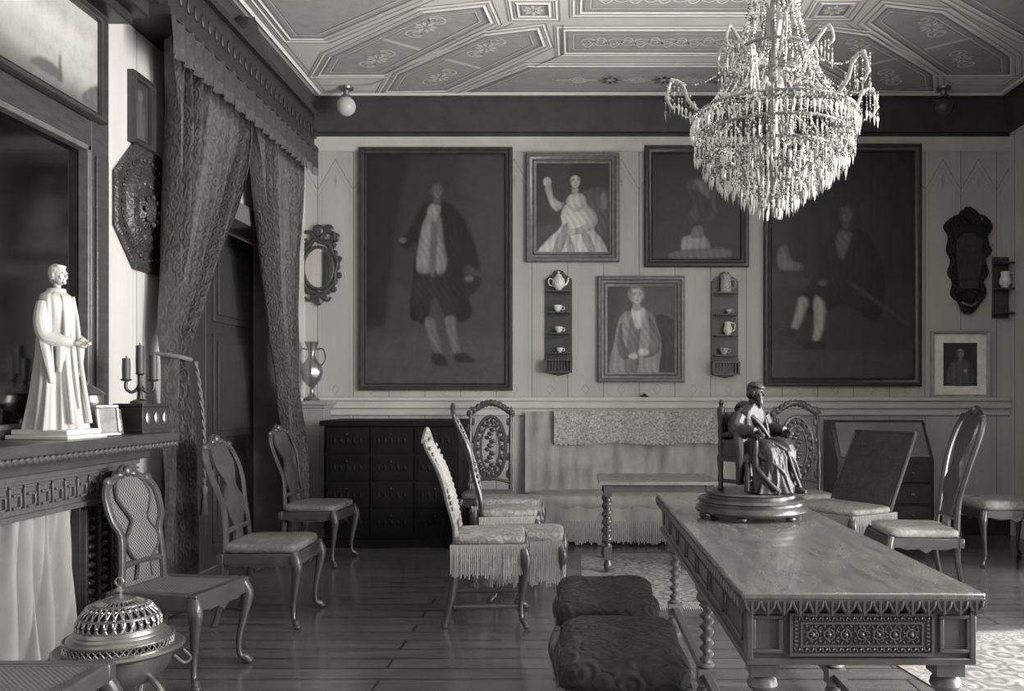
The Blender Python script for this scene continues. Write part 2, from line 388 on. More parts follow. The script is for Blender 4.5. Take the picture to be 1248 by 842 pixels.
CB=[(MX-.93,y3),(MX+.93,y3),(MX+.93,y4),(MX-.93,y4)]; panel(CB); vine(MX-.78,MX+.78,(y3+y4)/2,.10,7)
y5=cpx(0,16)[1]; CC=[(MX-.8,y5),(MX+.8,y5),(MX+.8,y5-1.6),(MX-.8,y5-1.6)]; panel(CC); vine(MX-.65,MX+.65,y5-.25,.08,6)
for sx in (-1,1):
    x=MX+sx*1.15; y=cpx(0,12)[1]; Q=[(x-.13,y+.12),(x+.13,y+.12),(x+.13,y-.12),(x-.13,y-.12)]; panel(Q); rosette(x,y,.09)
    f=(lambda p:p) if sx<0 else (lambda p:mir(p))
    rib(f([cpx(438,121),cpx(556,120),cpx(686,66),cpx(686,30)]),.018,0); rib(f([cpx(372,104),cpx(452,103),cpx(626,28)]),.014,1)
R_=[(LX+.17,-1),(RX-.17,-1),(RX-.17,BY-.21),(LX+.17,BY-.21)]
mould(R_,.05,.04,.015); band(R_,.12,.13,CZ-.003,1); band(R_,.085,.09,CZ-.003,0)
st(PM,'trim_10',[CEILD,CEILM,CEILW,CEIL],smooth=0)

# ---------------------------------------------------------------- pictures
def blur(A,r):
    r=int(round(r))
    if r<1: return A
    for ax in (0,1):
        for _ in range(2):
            P=np.pad(A,[(r+1,r) if i==ax else (0,0) for i in (0,1)],mode='edge'); C=np.cumsum(P,axis=ax)
            n=A.shape[ax]; w=2*r+1
            A=(np.take(C,range(w,w+n),axis=ax)-np.take(C,range(0,n),axis=ax))/w
    return A
def inpoly(U,V,P):
    ins=np.zeros(U.shape,bool); n=len(P)
    for i in range(n):
        x1,y1=P[i]; x2,y2=P[(i+1)%n]
        if y1==y2: continue
        c=((V<y1)!=(V<y2))&(U<(x2-x1)*(V-y1)/(y2-y1)+x1); ins^=c
    return ins
def picture(name,label,px0,px1,py0,py1,fw,fm,bg,shapes,wall='back',rect=None,Y=BY,liner=None,cat='painting',res=1.0,vig=.45,soft=4):
    if wall=='back':
        x0,z1=bw(px0,py0,Y); x1,z0=bw(px1,py1,Y); conv=lambda px,py:bw(px,py,Y)
        cx=(x0+x1)/2; loc=(cx,Y-.002,z0); rz=0
    else:
        x0,x1,z0,z1=rect; cx=(x0+x1)/2; loc=(wall,cx,z0); rz=pi/2; conv=lambda u,v:(x0+(x1-x0)*u,z0+(z1-z0)*v)
    r=thing(name,label,cat,loc,rz)
    a,b,h=x0-cx,x1-cx,z1-z0
    m=M(); m.rect(a,b,0,h,[(0,0),(0,.035),(fw*.15,.05),(fw*.4,.052),(fw*.55,.035),(fw*.8,.03),(fw*.9,.038),(fw,.025),(fw,.01)])
    obj(m,'frame',fm,r)
    if liner: obj(M().rect(a+fw,b-fw,fw,h-fw,[(0,.026),(liner,.02),(liner,.012)]),'frame_liner',FRG,r)
    k=.8*fw; w_=b-a-2*k; h_=h-2*k; nx=int(w_*121*res); nz=int(h_*121*res)
    U,V=np.meshgrid(np.linspace(a+k,b-k,nx+1),np.linspace(k,h-k,nz+1))
    uu=(U-a)/(b-a)*2-1; vv=V/h*2-1
    G=bg*(1.15-vig*(uu**2+vv**2)*.5)
    for g,pts,sm in shapes:
        P=[conv(*p) for p in pts]; P=[(x-cx,z-z0) for x,z in P]
        if sm:
            n=len(P); Q=[]
            for j in range(n):
                p0,p1,p2,p3=P[j-1],P[j],P[(j+1)%n],P[(j+2)%n]
                for t in (0,.25,.5,.75): Q.append(tuple(.5*((2*B)+(-A+C)*t+(2*A-5*B+4*C-D)*t*t+(-A+3*B-3*C+D)*t**3) for A,B,C,D in zip(p0,p1,p2,p3)))
            P=Q
        mk=inpoly(U,V,P).astype(float)
        ext_=min(max(p[0] for p in P)-min(p[0] for p in P),max(p[1] for p in P)-min(p[1] for p in P))*121*res
        al=blur(mk,1)
        R=max(1,min(ext_*.16,14)); s=blur(mk,R)
        if sm: s=np.roll(s,int(-R*.6),axis=1); sh=.42+.72*np.clip(s,0,1)
        else: al=blur(mk,soft*res); sh=1.0
        # painterly fold streaks inside larger shapes
        if sm and ext_>14: sh=sh*(1+.16*np.sin(U*95+V*31+3*np.sin(V*13)))
        G=G*(1-al)+g*sh*al
    G=np.maximum(G,.006)
    m=M(); m.v=[(float(u),-.012,float(v)) for u,v in zip(U.ravel(),V.ravel())]
    m.f=[(j*(nx+1)+i,j*(nx+1)+i+1,(j+1)*(nx+1)+i+1,(j+1)*(nx+1)+i) for j in range(nz) for i in range(nx)]; m.m=[0]*len(m.f)
    o=obj(m,'canvas',OIL,r,smooth=0)
    at=o.data.color_attributes.new('paint','FLOAT_COLOR','POINT'); g_=G.ravel()
    at.data.foreach_set('color',np.stack([g_,g_*.975,g_*.935,np.ones_like(g_)],1).astype(np.float32).ravel())
    return r
def el(cx,cy,rx,ry,n=10): return [(cx+rx*cos(2*pi*i/n),cy+ry*sin(2*pi*i/n)) for i in range(n)]
def head(cx,cy,r,g,hair):
    return [(g*.7,[(cx-r*.3,cy+r*.6),(cx+r*.3,cy+r*.6),(cx+r*.38,cy+r*1.45),(cx-r*.38,cy+r*1.45)],1),
            (hair,el(cx,cy-r*.12,r*.92,r*1.0),1),(g*1.2,[(cx-r*.5,cy-r*.45),(cx,cy-r*.7),(cx+r*.5,cy-r*.45),(cx+r*.6,cy),(cx+r*.46,cy+r*.55),(cx,cy+r*.95),(cx-r*.4,cy+r*.55),(cx-r*.55,cy)],1),
            (g*.5,[(cx-r*.6,cy-r*.4),(cx-r*.35,cy-r*.2),(cx-r*.4,cy+r*.5),(cx-r*.6,cy+r*.1)],1),
            (g*.3,el(cx-r*.18,cy-r*.1,r*.17,r*.09,6),1),(g*.3,el(cx+r*.32,cy-r*.1,r*.15,r*.09,6),1),(g*.45,[(cx-r*.42,cy-r*.3),(cx-r*.02,cy-r*.34),(cx-r*.02,cy-r*.24),(cx-r*.42,cy-r*.18)],1),(g*.45,[(cx+r*.15,cy-r*.34),(cx+r*.5,cy-r*.3),(cx+r*.5,cy-r*.18),(cx+r*.15,cy-r*.24)],1),
            (g*.55,[(cx+r*.10,cy-r*.1),(cx+r*.24,cy+r*.28),(cx+r*.0,cy+r*.28)],1),(g*.3,el(cx+r*.08,cy+r*.50,r*.22,r*.08,6),1)]
picture('portrait_painting','large dark full-length portrait of standing man in coat',438,625,180,476,.075,FRD,.022,
 [(.034,[(440,345),(500,350),(560,342),(624,350),(624,476),(440,476)],0),(.045,[(440,420),(530,405),(624,415),(624,476),(440,476)],0),
  (.034,[(560,190),(624,190),(624,340),(575,340)],0),(.012,[(440,180),(500,180),(480,300),(470,400),(440,400)],0),
  (.008,[(521,246),(510,258),(500,280),(488,290),(486,297),(498,304),(508,296),(503,340),(500,385),(512,390),(530,360),(548,390),(575,385),(566,340),(570,322),(584,330),(580,300),(566,268),(548,248)],1),
  (.014,[(508,333),(505,378),(518,396),(531,360),(545,392),(560,380),(546,330)],1),
  (.16,[(521,262),(512,290),(508,328),(520,334),(530,330),(538,336),(545,320),(540,290),(536,262)],1),(.07,[(527,255),(524,330),(531,330),(533,256)],1),(.18,[(525,249),(521,262),(529,272),(536,262),(536,249)],1),
  (.09,[(518,388),(521,405),(528,425),(533,434),(540,430),(534,404),(530,388)],1),(.09,[(542,388),(547,412),(555,434),(563,430),(558,405),(555,386)],1),
  (.01,[(526,432),(538,431),(546,441),(544,446),(530,444)],1),(.01,[(553,432),(564,430),(578,438),(576,442),(557,441)],1),
  (.009,[(548,345),(562,336),(585,338),(583,352),(566,364),(550,358)],1),(.08,el(572,340,6,4),1),(.07,el(491,293,5,4),1)]+head(533,233,11,.08,.03),res=1.0)
picture('portrait_painting','framed portrait of seated woman in white dress',641,755,187,320,.085,FRG,.03,
 [(.05,[(645,275),(750,268),(750,318),(645,318)],0),(.02,[(700,190),(752,190),(752,260),(710,262)],0),(.05,[(706,240),(735,228),(746,245),(744,280),(735,305),(712,300)],1),
  (.42,[(690,249),(684,262),(684,276),(668,292),(654,312),(690,318),(738,316),(736,296),(724,280),(722,262),(714,248),(703,255)],1),
  (.22,[(690,272),(678,292),(672,314),(680,314),(692,288)],1),(.24,[(708,278),(712,298),(722,314),(728,314),(720,290)],1),(.26,[(692,285),(690,300),(694,314),(702,314),(698,296)],1),
  (.34,[(690,248),(702,259),(715,248),(710,237),(696,237)],1),(.32,[(688,248),(680,258),(672,252),(666,236),(665,226),(671,226),(674,238),(681,246)],1),
  (.3,[(715,250),(727,262),(727,274),(714,284),(698,286),(696,281),(712,274),(717,266)],1),(.34,el(667,222,5,6),1),(.32,el(697,283,6,4),1),(.1,el(736,246,5,12),1)]+head(701,221,10,.32,.02)+[(.015,el(701,209,7,5),1)],liner=.02,res=1.9)
picture('portrait_painting','dark framed portrait with pale draped figure',785,912,178,326,.085,FRD,.014,
 [(.04,[(836,228),(848,216),(864,222),(874,240),(875,258),(862,280),(846,280),(838,262),(846,248)],1),(.02,[(843,232),(862,240),(866,262),(852,266),(848,250)],1),(.10,[(846,218),(858,222),(866,238),(862,242),(850,230)],1),
  (.018,[(790,270),(905,268),(905,320),(790,320)],0),(.20,[(832,290),(858,287),(864,306),(834,310)],1),(.08,[(822,306),(884,303),(886,314),(822,318)],1),(.10,[(845,277),(856,276),(856,289),(842,289)],1)],res=1.3)
picture('portrait_painting','framed half-length portrait of man in pale coat',728,834,337,466,.08,FRG,.055,
 [(.035,[(730,340),(762,340),(750,400),(735,462)],0),(.20,[(766,378),(756,386),(750,410),(746,460),(812,460),(808,430),(804,400),(796,384),(785,377),(775,382)],1),
  (.022,[(800,384),(830,400),(830,462),(804,460),(806,420)],1),(.12,[(770,384),(764,420),(762,455),(776,455),(779,420),(780,390)],1),(.45,[(770,376),(773,395),(779,402),(784,392),(786,376)],1),
  (.11,[(790,386),(801,402),(804,426),(790,436),(782,432),(792,418)],1),(.09,[(757,392),(752,415),(757,436),(768,436),(766,428),(760,418)],1),(.40,el(784,429,7,5),1),(.38,el(772,434,6,4),1)]+head(776,360,12,.36,.16),liner=.02,res=1.9)
picture('portrait_painting','very large dark portrait of seated man in stockings',930,1122,176,471,.085,FRD,.015,
 [(.026,[(935,330),(1115,345),(1115,470),(935,470)],0),(.042,[(935,425),(1115,430),(1115,470),(935,470)],0),(.025,[(935,180),(975,180),(960,300),(935,300)],0),
  (.009,[(1018,283),(1004,300),(1000,322),(985,345),(972,368),(990,385),(1030,372),(1068,392),(1078,345),(1066,300),(1046,280)],1),
  (.08,[(1022,282),(1018,300),(1026,318),(1034,300),(1038,284)],1),(.12,[(948,305),(958,298),(964,316),(978,322),(976,330),(950,328)],1),
  (.26,[(974,362),(985,366),(980,385),(972,402),(963,404),(968,386)],1),(.28,[(992,362),(1004,368),(1005,390),(998,416),(990,418),(992,395)],1),
  (.034,[(935,332),(990,334),(988,350),(935,352)],0),(.012,[(985,416),(1000,416),(1003,425),(980,424)],1),(.012,[(958,400),(972,402),(966,410),(950,406)],1),
  (.07,[(1040,345),(1105,392),(1104,395),(1038,349)],1),(.07,el(1002,345,6,4),1)]+head(1031,262,11,.08,.04),res=1.0)
picture('framed_photograph','pale-framed portrait photograph with wide white mat',1133,1205,403,485,.035,FRP,.66,
 [(.03,[(1149,418),(1190,418),(1190,470),(1149,470)],0),(.08,[(1157,444),(1170,438),(1183,444),(1185,468),(1155,468)],1),(.3,el(1176,452,2.5,2.5,6),1)]+head(1170,430,7,.2,.05),cat='photograph',res=1.8,vig=.0,soft=0)
picture('landscape_painting','framed pale landscape painting with distant tower above mantel',0,0,0,0,.045,FRD,.26,
 [(.34,[(0,.34),(1,.30),(1,1),(0,1)],0),(.44,[(.3,.6),(.6,.72),(.95,.66),(.8,.5),(.5,.5)],0),(.13,[(0,.0),(1,.0),(1,.16),(.86,.22),(.7,.20),(.3,.34),(0,.3)],0),(.06,[(0,0),(1,0),(1,.07),(.8,.13),(.6,.10),(0,.2)],0),
  (.06,[(.750,.18),(.775,.18),(.770,.32),(.763,.44),(.756,.32)],1),(.07,[(.62,.18),(.76,.18),(.755,.26),(.70,.29),(.64,.25)],1),(.07,[(.88,.14),(1,.12),(1,.34),(.94,.30)],1)],
 wall=-2.6,rect=(3.1,4.72,2.88,3.47),res=1.4)
picture('framed_picture','small dark framed picture on pale wall',0,0,0,0,.04,FRD,.025,[(.05,[(.3,.1),(.7,.1),(.75,.5),(.5,.7),(.25,.5)],1),(.06,el(.5,.72,.14,.1),1)],wall=LX,rect=(5.22,5.49,2.94,3.38),cat='picture')
r=thing('wall_platter','octagonal dark metal repousse wall platter','platter',(LX+.002,5.43,2.56),pi/2)
m=M(); prof=[(.41,0),(.42,.02),(.40,.03),(.36,.022),(.28,.018),(.26,.03),(.24,.045),(.225,.03),(.12,.025),(.10,.04),(.085,.05),(.05,.055),(.001,.07)]
R=[[(q*cos(2*pi*(j+.5)/8),-d,q*sin(2*pi*(j+.5)/8)) for j in range(8)] for q,d in prof]
m.rings(R,0,True,False)
for i in range(40):
    a=2*pi*i/40; m.ell((.31*cos(a),-.026,.31*sin(a)),(.014,.010,.014),8,6)
for i in range(14):
    a=2*pi*i/14; m.ell((.17*cos(a),-.028,.17*sin(a)),(.026,.008,.022),8,6)
for i in range(8):
    a=2*pi*i/8; m.ell((.085*cos(a),-.055,.085*sin(a)),(.02,.014,.02),8,6)
obj(m,'platter_body',mat('dark_copper',.06,.42,metal=.5,var=.4,scale=10,pat='damask',ps=22,pc=.4,bump=.2),r,smooth=30)

# ---------------------------------------------------------------- fireplace + overmantel
r=thing('fireplace_mantel','carved dark wooden fireplace mantel with shelf','fireplace',(LX,3.8,0))
yy=3.8; m=M()
def B(m,x0,x1,y0,y1,z0,z1,mi=0): m.box(x0-LX,x1-LX,y0-yy,y1-yy,z0,z1,mi)
B(m,LX+.001,-2.2,2.6,4.80,1.15,1.2); B(m,LX+.001,-2.24,2.64,4.77,1.11,1.15); B(m,LX+.001,-2.33,2.68,4.73,1.06,1.11)
obj(m,'mantel_shelf',WOOD,r,bev=.006)
m=M()
for i in range(52): m.ell((.505,2.65+i*.0415-yy,1.135),(.012,.02,.016),8,6)
for i in range(5): m.ell((.1+i*.09,4.79-yy,1.135),(.03,.01,.016),8,6)
obj(m,'rope_moulding',WOODB,r)
m=M(); B(m,LX+.001,-2.4,2.7,4.72,.86,1.06)
B(m,-2.4,-2.38,2.7,4.72,1.03,1.06); B(m,-2.4,-2.38,2.7,4.72,.86,.885)
for i in range(20):
    y=2.74+i*.1
    for (a,b,c,d) in ((0,.085,1.0,1.012),(0,.012,.91,1.01),(.03,.085,.91,.922),(.073,.085,.91,.975),(.03,.08,.965,.977)): B(m,-2.4,-2.385,y+a,y+b,c,d)
obj(m,'frieze',TABLE,r,bev=.002)
for (ya,yb_) in ((4.22,4.70),(2.65,2.85)):
    m=M(); B(m,LX+.001,-2.42,ya,yb_,.0,.86)
    if ya>4:
        B(m,-2.42,-2.38,4.22,4.70,0,.14)
        for j in range(4):
            for k in range(14): m.ell((.30,4.28+j*.115-yy,.2+k*.045),(.025,.036,.018),8,6)
        for j in range(5): B(m,-2.42,-2.39,4.22+j*.115,4.24+j*.115,.14,.84)
    obj(m,'pilaster',WOOD,r,bev=.003)
m=M(); B(m,LX+.001,LX+.03,2.85,4.22,0,.86); obj(m,'firebox',DARK,r)
def fc(u,v):
    y=2.86+u*1.36; z=.86-v*.72; g=u*2*pi*10+.9*sin(u*17)
    return (-2.44+(.018+.035*v)*sin(g+sin(v*3+u*9)*.7)+.012*sin(g*2.3+v*4)-LX, y-yy+.01*sin(g*1.4+v*5), z)
m=M(); m.grid(fc,260,20); obj(m,'fireplace_curtain',CLOTH,r,label='pale pleated cloth curtain',smooth=80)
m=M(); m.tube([(.285,2.86-yy,.862,.01),(.285,4.22-yy,.862,.01)],8,k=1)
obj(m,'curtain_rod',BRASS,r)

r=thing('overmantel_mirror','large mirror in dark wooden overmantel frame','mirror',(LX,3.8,1.2))
def C(m,x0,x1,y0,y1,z0,z1,mi=0): m.box(x0-LX,x1-LX,y0-yy,y1-yy,z0-1.2,z1-1.2,mi)
m=M()
C(m,LX+.001,-2.6,4.64,4.815,1.2,3.5); C(m,LX+.001,-2.6,2.6,2.8,1.2,3.5); C(m,LX+.001,-2.6,2.8,4.64,2.74,2.88); C(m,LX+.001,-2.61,2.8,4.64,2.88,3.5); C(m,LX+.001,-2.6,2.8,4.64,1.2,1.24)
C(m,-2.6,-2.585,4.67,4.79,1.3,2.7)
obj(m,'overmantel_frame',WOOD,r,bev=.006)
m=M(); C(m,LX+.001,-2.5,2.5,4.88,3.5,3.56); C(m,LX+.001,-2.43,2.5,4.93,3.56,3.66); C(m,LX+.001,-2.38,2.5,4.98,3.66,3.72); obj(m,'overmantel_cornice',DARK,r,bev=.01)
m=M(); m.add([(.06,2.8-yy,.04),(.06,4.64-yy,.04),(.06,4.64-yy,1.54),(.06,2.8-yy,1.54)],[(0,1,2,3)]); obj(m,'mirror_glass',MIRR,r,smooth=0)
m=M(); C(m,-2.65,-2.595,4.60,4.63,1.24,2.74); C(m,-2.65,-2.595,2.8,4.63,2.71,2.74); C(m,-2.65,-2.6,2.8,4.63,1.24,1.265); obj(m,'gilt_border',FRG,r,bev=.004)

# ---------------------------------------------------------------- pelmet & curtains
r=thing('curtain_pelmet','dark wooden pelmet with straight fringed fabric valance','pelmet',(LX,6.55,3.5))
m=M(); y0=6.55
def D(m,x0,x1,a,b,z0,z1,mi=0): m.box(x0-LX,x1-LX,a-y0,b-y0,z0-3.5,z1-3.5,mi)
D(m,LX+.001,-2.38,5.1,8.05,3.98,4.03); D(m,LX+.001,-2.42,5.13,8.02,3.70,3.98); D(m,LX+.001,-2.39,5.1,8.05,3.66,3.71)
for i in range(28):
    y=5.2+i*.105; m.ell((-2.415-LX,y-y0,.34),(.012,.034,.05),8,6)
m.ext([(-.35,.53),(-.2,.6),(-.1,.7),(0,.78),(.1,.7),(.2,.6),(.35,.53)],'x',.16,.28)
obj(m,'pelmet_board',DARK,r,bev=.006)
VAL=mat('dark_valance',.03,.8,var=.3,scale=16,pat='damask',ps=19,pc=.3)
def lam(u,v):
    y=5.12+u*2.90; z=3.68-v*.17; return (-2.395+(.006+.010*v)*sin(u*2*pi*19+v+3*sin(u*9))-LX,y-y0,z-3.5)
m=M(); m.grid(lam,260,6); obj(m,'valance',VAL,r,smooth=80)
m=M(); n=520
for i in range(n):
    u=i/n; p=lam(u,.98); q=lam(u+.85/n,.98); l=.075+.010*random.random()
    m.add([p,q,(q[0],q[1]-.001,q[2]-l),(p[0],p[1]+.001,p[2]-l)],[(0,1,2,3)])
obj(m,'fringe',mat('dark_fringe',.055,.85,var=.5,scale=50),r,kind='stuff')
def lerp(t,K):
    for i in range(len(K)-1):
        if t<=K[i+1][0] or i==len(K)-2:
            a,b=K[i],K[i+1]; s=(t-a[0])/(b[0]-a[0]); s=max(0,min(1,s)); return tuple(a[j]+(b[j]-a[j])*s for j in range(1,len(a)))
def curtain(name,label,K,nf,amp,xc,ztop,zbot,matl,pull=0):
    K=crs(K,5)
    def f(u,v):
        z=ztop+(zbot-ztop)*v; a,b=lerp(z*-1,[(-k[0],k[1],k[2]) for k in K]); w=b-a
        y=a+w*u
        am=amp*(.75+.45*sin(v*4+u*7)); g=u*2*pi*nf+1.2*sin(v*3.2+u*2)*(.4+u if pull>=0 else 1.4-u)+.8*sin(u*7)
        sg=sin(g); sg=copysign(abs(sg)**.75,sg)
        x=xc+am*sg+.25*am*sin(g*2.3+v*5)+.014*sin(v*34+u*11)*max(0,.7-w)
        y+=.4*am*cos(g)*min(1,w)
        return (x,y,z)
    m=M(); m.grid(f,nf*22,130)
    c=(xc,(K[-1][1]+K[-1][2])/2,zbot); m.v=[(x-c[0],y-c[1],z-c[2]) for x,y,z in m.v]
    r=thing(name,label,'curtain',c); obj(m,'drape',matl,r,smooth=80); return r,c
r,c=curtain('damask_curtain','heavy damask curtain tied back beside doorway',[(3.655,5.38,6.60),(3.3,5.43,6.55),(2.9,5.43,6.36),(2.5,5.42,6.08),(2.1,5.39,5.80),(1.80,5.37,5.58),(1.62,5.37,5.50),(1.4,5.36,5.56),(.8,5.36,5.70),(.03,5.36,5.78)],9,.06,-2.535,3.655,.03,CURT)
CORD=mat('cord',.11,.7,var=.4,scale=40)
m=M()
m.tube([(-.06,-.23,1.63,.012),(.06,-.22,1.615,.013),(.095,-.13,1.60,.014),(.07,-.05,1.605,.013),(-.06,-.03,1.62,.012)],8)
obj(m,'tieback',CORD,r)
m=M()
P=[(.10+.02*sin(t*.11),-.03+.0075*t*.6,1.59-t*.026) for t in range(32)]
for ph in (0,pi): m.tube([(x+.006*cos(i*1.3+ph),y+.006*sin(i*1.3+ph),z,.0075) for i,(x,y,z) in enumerate(P)],6,k=2)
m.lathe([(.004,.0),(.022,-.02),(.024,-.045),(.015,-.06),(.030,-.20),(.001,-.20)],(P[-1][0],P[-1][1],P[-1][2]),12)
obj(m,'tassel_cord',CORD,r)
curtain('damask_curtain','heavy damask curtain falling at corner side of doorway',[(3.655,6.74,7.98),(3.3,6.84,7.95),(2.9,6.98,7.88),(2.5,7.12,7.80),(2.1,7.25,7.74),(1.62,7.40,7.74),(1.3,7.46,7.84),(.8,7.60,8.12),(.03,7.62,8.18)],8,.055,-2.535,3.655,.03,CURT,-1)
curtain('dark_curtain','dark heavy drape hanging in room corner',[(3.6,7.2,7.9),(2.0,7.25,7.9),(.03,7.15,7.95)],6,.04,4.27,3.6,.03,CURTD)
for X_,Y_,W_ in ((3.84,4.75,1.02),(4.08,6.72,.54)):  # unseen drapes added to keep window light off the right back corner
    m=M(); m.grid(lambda u,v:(u*W_-W_/2+.01*sin(v*9), .05*sin(u*24+v)+.02*sin(u*50), 3.9-v*3.87),60,40)
    r=thing('window_drape','unseen dark drape added to block window light','curtain',(X_,Y_,0)); obj(m,'drape',CURTD,r,smooth=80)

# ---------------------------------------------------------------- chairs
def cab_leg(w,d,sh,sx,sy,r,big=1):
    x=sx*(w/2-.03); y=sy*(d/2-.03); m=M()
    m.tube([(x,y,sh-.02,.030*big),(x+sx*.022,y+sy*.022,sh*.80,.034*big),(x+sx*.014,y+sy*.014,sh*.6,.024*big),(x-sx*.006,y-sy*.006,sh*.3,.016*big),(x-sx*.004,y-sy*.004,sh*.12,.014*big),(x+sx*.016,y+sy*.016,.035,.02*big),(x+sx*.03,y+sy*.03,.018,.018*big)],10,k=5)
    m.ell((x+sx*.028,y+sy*.028,.016),(.024*big,.024*big,.016),10,6)
    m.ell((x+sx*.03,y+sy*.03,sh*.82),(.022*big,.022*big,.03),8,6)
    obj(m,'leg',WOODB,r)
def rear_leg(w,d,sh,sx,r,lean=.07):
    x=sx*(w*.40); y=d/2-.03; m=M()
    m.tube([(x,y,sh-.02,.024),(x,y+.005,sh*.6,.021),(x,y+lean*.5,sh*.25,.018),(x,y+lean,.01,.020)],8,k=4); obj(m,'leg',WOODB,r)
def seat_pad(w,d,sh,r,mt,name='seat',th=.07,e=.45,wob=0):
    m=M(); m.ell((0,0,sh-.005),(w/2-.005,d/2-.005,th/2),40,14,0,e,.28)
    if wob:
        m.v=[(x*(1+.03*sin(y*17+z*9)),y*(1+.02*sin(x*19)),z+wob*(sin(x*21+1)*cos(y*17)+.5*sin(x*43+y*37))*(1 if z>sh else 0)) for x,y,z in m.v]
    obj(m,name,mt,r,smooth=80)
def seat_rail(w,d,sh,r,apron=True):
    m=M()
    for a,b,c,e in ((-w/2,w/2,-d/2,-d/2+.035),(-w/2,w/2,d/2-.035,d/2),(-w/2,-w/2+.035,-d/2+.035,d/2-.035),(w/2-.035,w/2,-d/2+.035,d/2-.035)): m.box(a,b,c,e,sh-.085,sh-.02)
    if apron:
        P=[(-w/2+.05,sh-.08),(-w/4,sh-.10),(-.05,sh-.095),(0,sh-.125),(.05,sh-.095),(w/4,sh-.10),(w/2-.05,sh-.08)]
        m.ext(P,'y',-d/2-.002,-d/2+.02)
        for s in (-1,1): m.ext([(u*d/w,v) for u,v in P],'x',s*(w/2-.012)-.01,s*(w/2-.012)+.01)
    obj(m,'seat_rail',WOODB,r,bev=.005)
def chair(style,label,loc,deg,w=.5,d=.46,sh=.46,bh=1.15,seatm=None,group=None,lean=.13,fr=0.10,square=False,backm=None,bk=.42,sk=1.35,ft=.021,edge=None):
    r=thing('chair' if style!='cane' else 'cane_chair',label,'chair',loc,FACE(deg),group)
    yb=d/2-.03; backm=backm or seatm
    def yl(z):
        t=max(0,(z-sh)/(bh-sh))
        return yb+lean*t if square else yb+lean*(t*.9+.1*t*t)-.03*sin(t*pi)
    cab_leg(w,d,sh,-1,-1,r); cab_leg(w,d,sh,1,-1,r); rear_leg(w,d,sh,-1,r); rear_leg(w,d,sh,1,r)
    if style=='cane':
        seat_rail(w,d,sh,r); m=M(); m.box(-w/2+.02,w/2-.02,-d/2+.02,d/2-.02,sh-.025,sh-.012); obj(m,'seat',CANE,r)
        m=M(); m.box(-w/2,w/2,-d/2,-d/2+.05,sh-.03,sh-.005); m.box(-w/2,w/2,d/2-.05,d/2,sh-.03,sh-.005); m.box(-w/2,-w/2+.05,-d/2+.05,d/2-.05,sh-.03,sh-.005); m.box(w/2-.05,w/2,-d/2+.05,d/2-.05,sh-.03,sh-.005); obj(m,'seat_frame',WOODB,r,bev=.006)
    else:
        seat_rail(w,d,sh,r); seat_pad(w-.01,d-.01,sh+.012,r,seatm)
    hw=w*bk
    if style in('splat','cane'):
        m=M(); T=bh
        out=[(hw*.9,sh-.03),(hw*.82,sh+.12),(hw*.78,sh+.25),(hw*.98,sh+(T-sh)*.6),(hw*1.02,sh+(T-sh)*.8),(hw*.85,T-.05),(hw*.5,T-.015),(hw*.2,T+.012),(0,T+.03)]
        full=out+[(-x,z) for x,z in out[-2::-1]]
        m.tube([(x,yl(z),z,ft) for x,z in full],8,k=5,flat=.8)
        m.tube([(-hw*.8,yl(sh+.1),sh+.1,.016),(0,yl(sh+.11),sh+.11,.018),(hw*.8,yl(sh+.1),sh+.1,.016)],8,k=3)
        for s in (-1,1): m.ell((s*.05,yl(T)-.01,T+.0),(.035,.02,.022),10,6); m.ell((s*hw*.78,yl(T-.04),T-.03),(.03,.022,.028),8,6)
        m.ell((0,yl(T)-.012,T+.015),(.03,.02,.03),10,6)
        obj(m,'backrest_frame',WOODB,r)
        k=hw/.21*sk
        sp=[(.05*k,sh+.02),(.04*k,sh+.10),(.085*k,sh+(T-sh)*.3),(.10*k,sh+(T-sh)*.42),(.055*k,sh+(T-sh)*.55),(.055*k,sh+(T-sh)*.62),(.10*k,sh+(T-sh)*.78),(.085*k,T-.045),(.05*k,T-.01)]
        sp=crs(sp,4)
        if style=='cane':
            m=M(); fo=crs([(max(x-.015,0),z) for x,z in out],4)
            for i in range(len(fo)-1):
                (x0,z0),(x1,z1)=fo[i],fo[i+1]
                m.add([(-x0,yl(z0)+.004,z0),(x0,yl(z0)+.004,z0),(x1,yl(z1)+.004,z1),(-x1,yl(z1)+.004,z1)],[(0,1,2,3)])
            obj(m,'cane_panel',CANE,r)
        m=M()
        for i in range(len(sp)-1):
            (x0,z0),(x1,z1)=sp[i],sp[i+1]
            m.add([(-x0,yl(z0)-.010,z0),(x0,yl(z0)-.010,z0),(x1,yl(z1)-.010,z1),(-x1,yl(z1)-.010,z1),(-x0,yl(z0)+.008,z0),(x0,yl(z0)+.008,z0),(x1,yl(z1)+.008,z1),(-x1,yl(z1)+.008,z1)],[(0,1,2,3),(4,7,6,5),(0,3,7,4),(1,5,6,2)])
        obj(m,'splat',WOODB if style=='splat' else CANE,r)
        if style=='cane':
            m=M()
            for s in (-1,1): m.tube([(s*x,yl(z)-.008,z,.009) for x,z in sp[::2]],6,k=2)
            obj(m,'splat_moulding',WOODB,r)
    elif style=='uph':
        m=M(); z0,z1=sh+(.04 if square else .10),bh-.03+(.04 if square else 0)
        def pad(side):
            def f(u,v):
                x=(u-.5)*2*(hw-.01); z=z0+(z1-z0)*v+ (0 if square else 0.02*(1-(2*u-1)**2)*v)
                bulge=(.008 if square else .02)*(1-(2*u-1)**4)*(1-(2*v-1)**4); return (x,yl(z)+side*(.012+bulge),z)
            return f
        f=pad(-1); g=pad(1); n=14
        m.grid(f,14,14); m.grid(g,14,14)
        for u in (0,1): m.add([f(u,i/n) for i in range(n+1)]+[g(u,i/n) for i in range(n+1)],[(i,i+1,n+2+i,n+1+i) for i in range(n)])
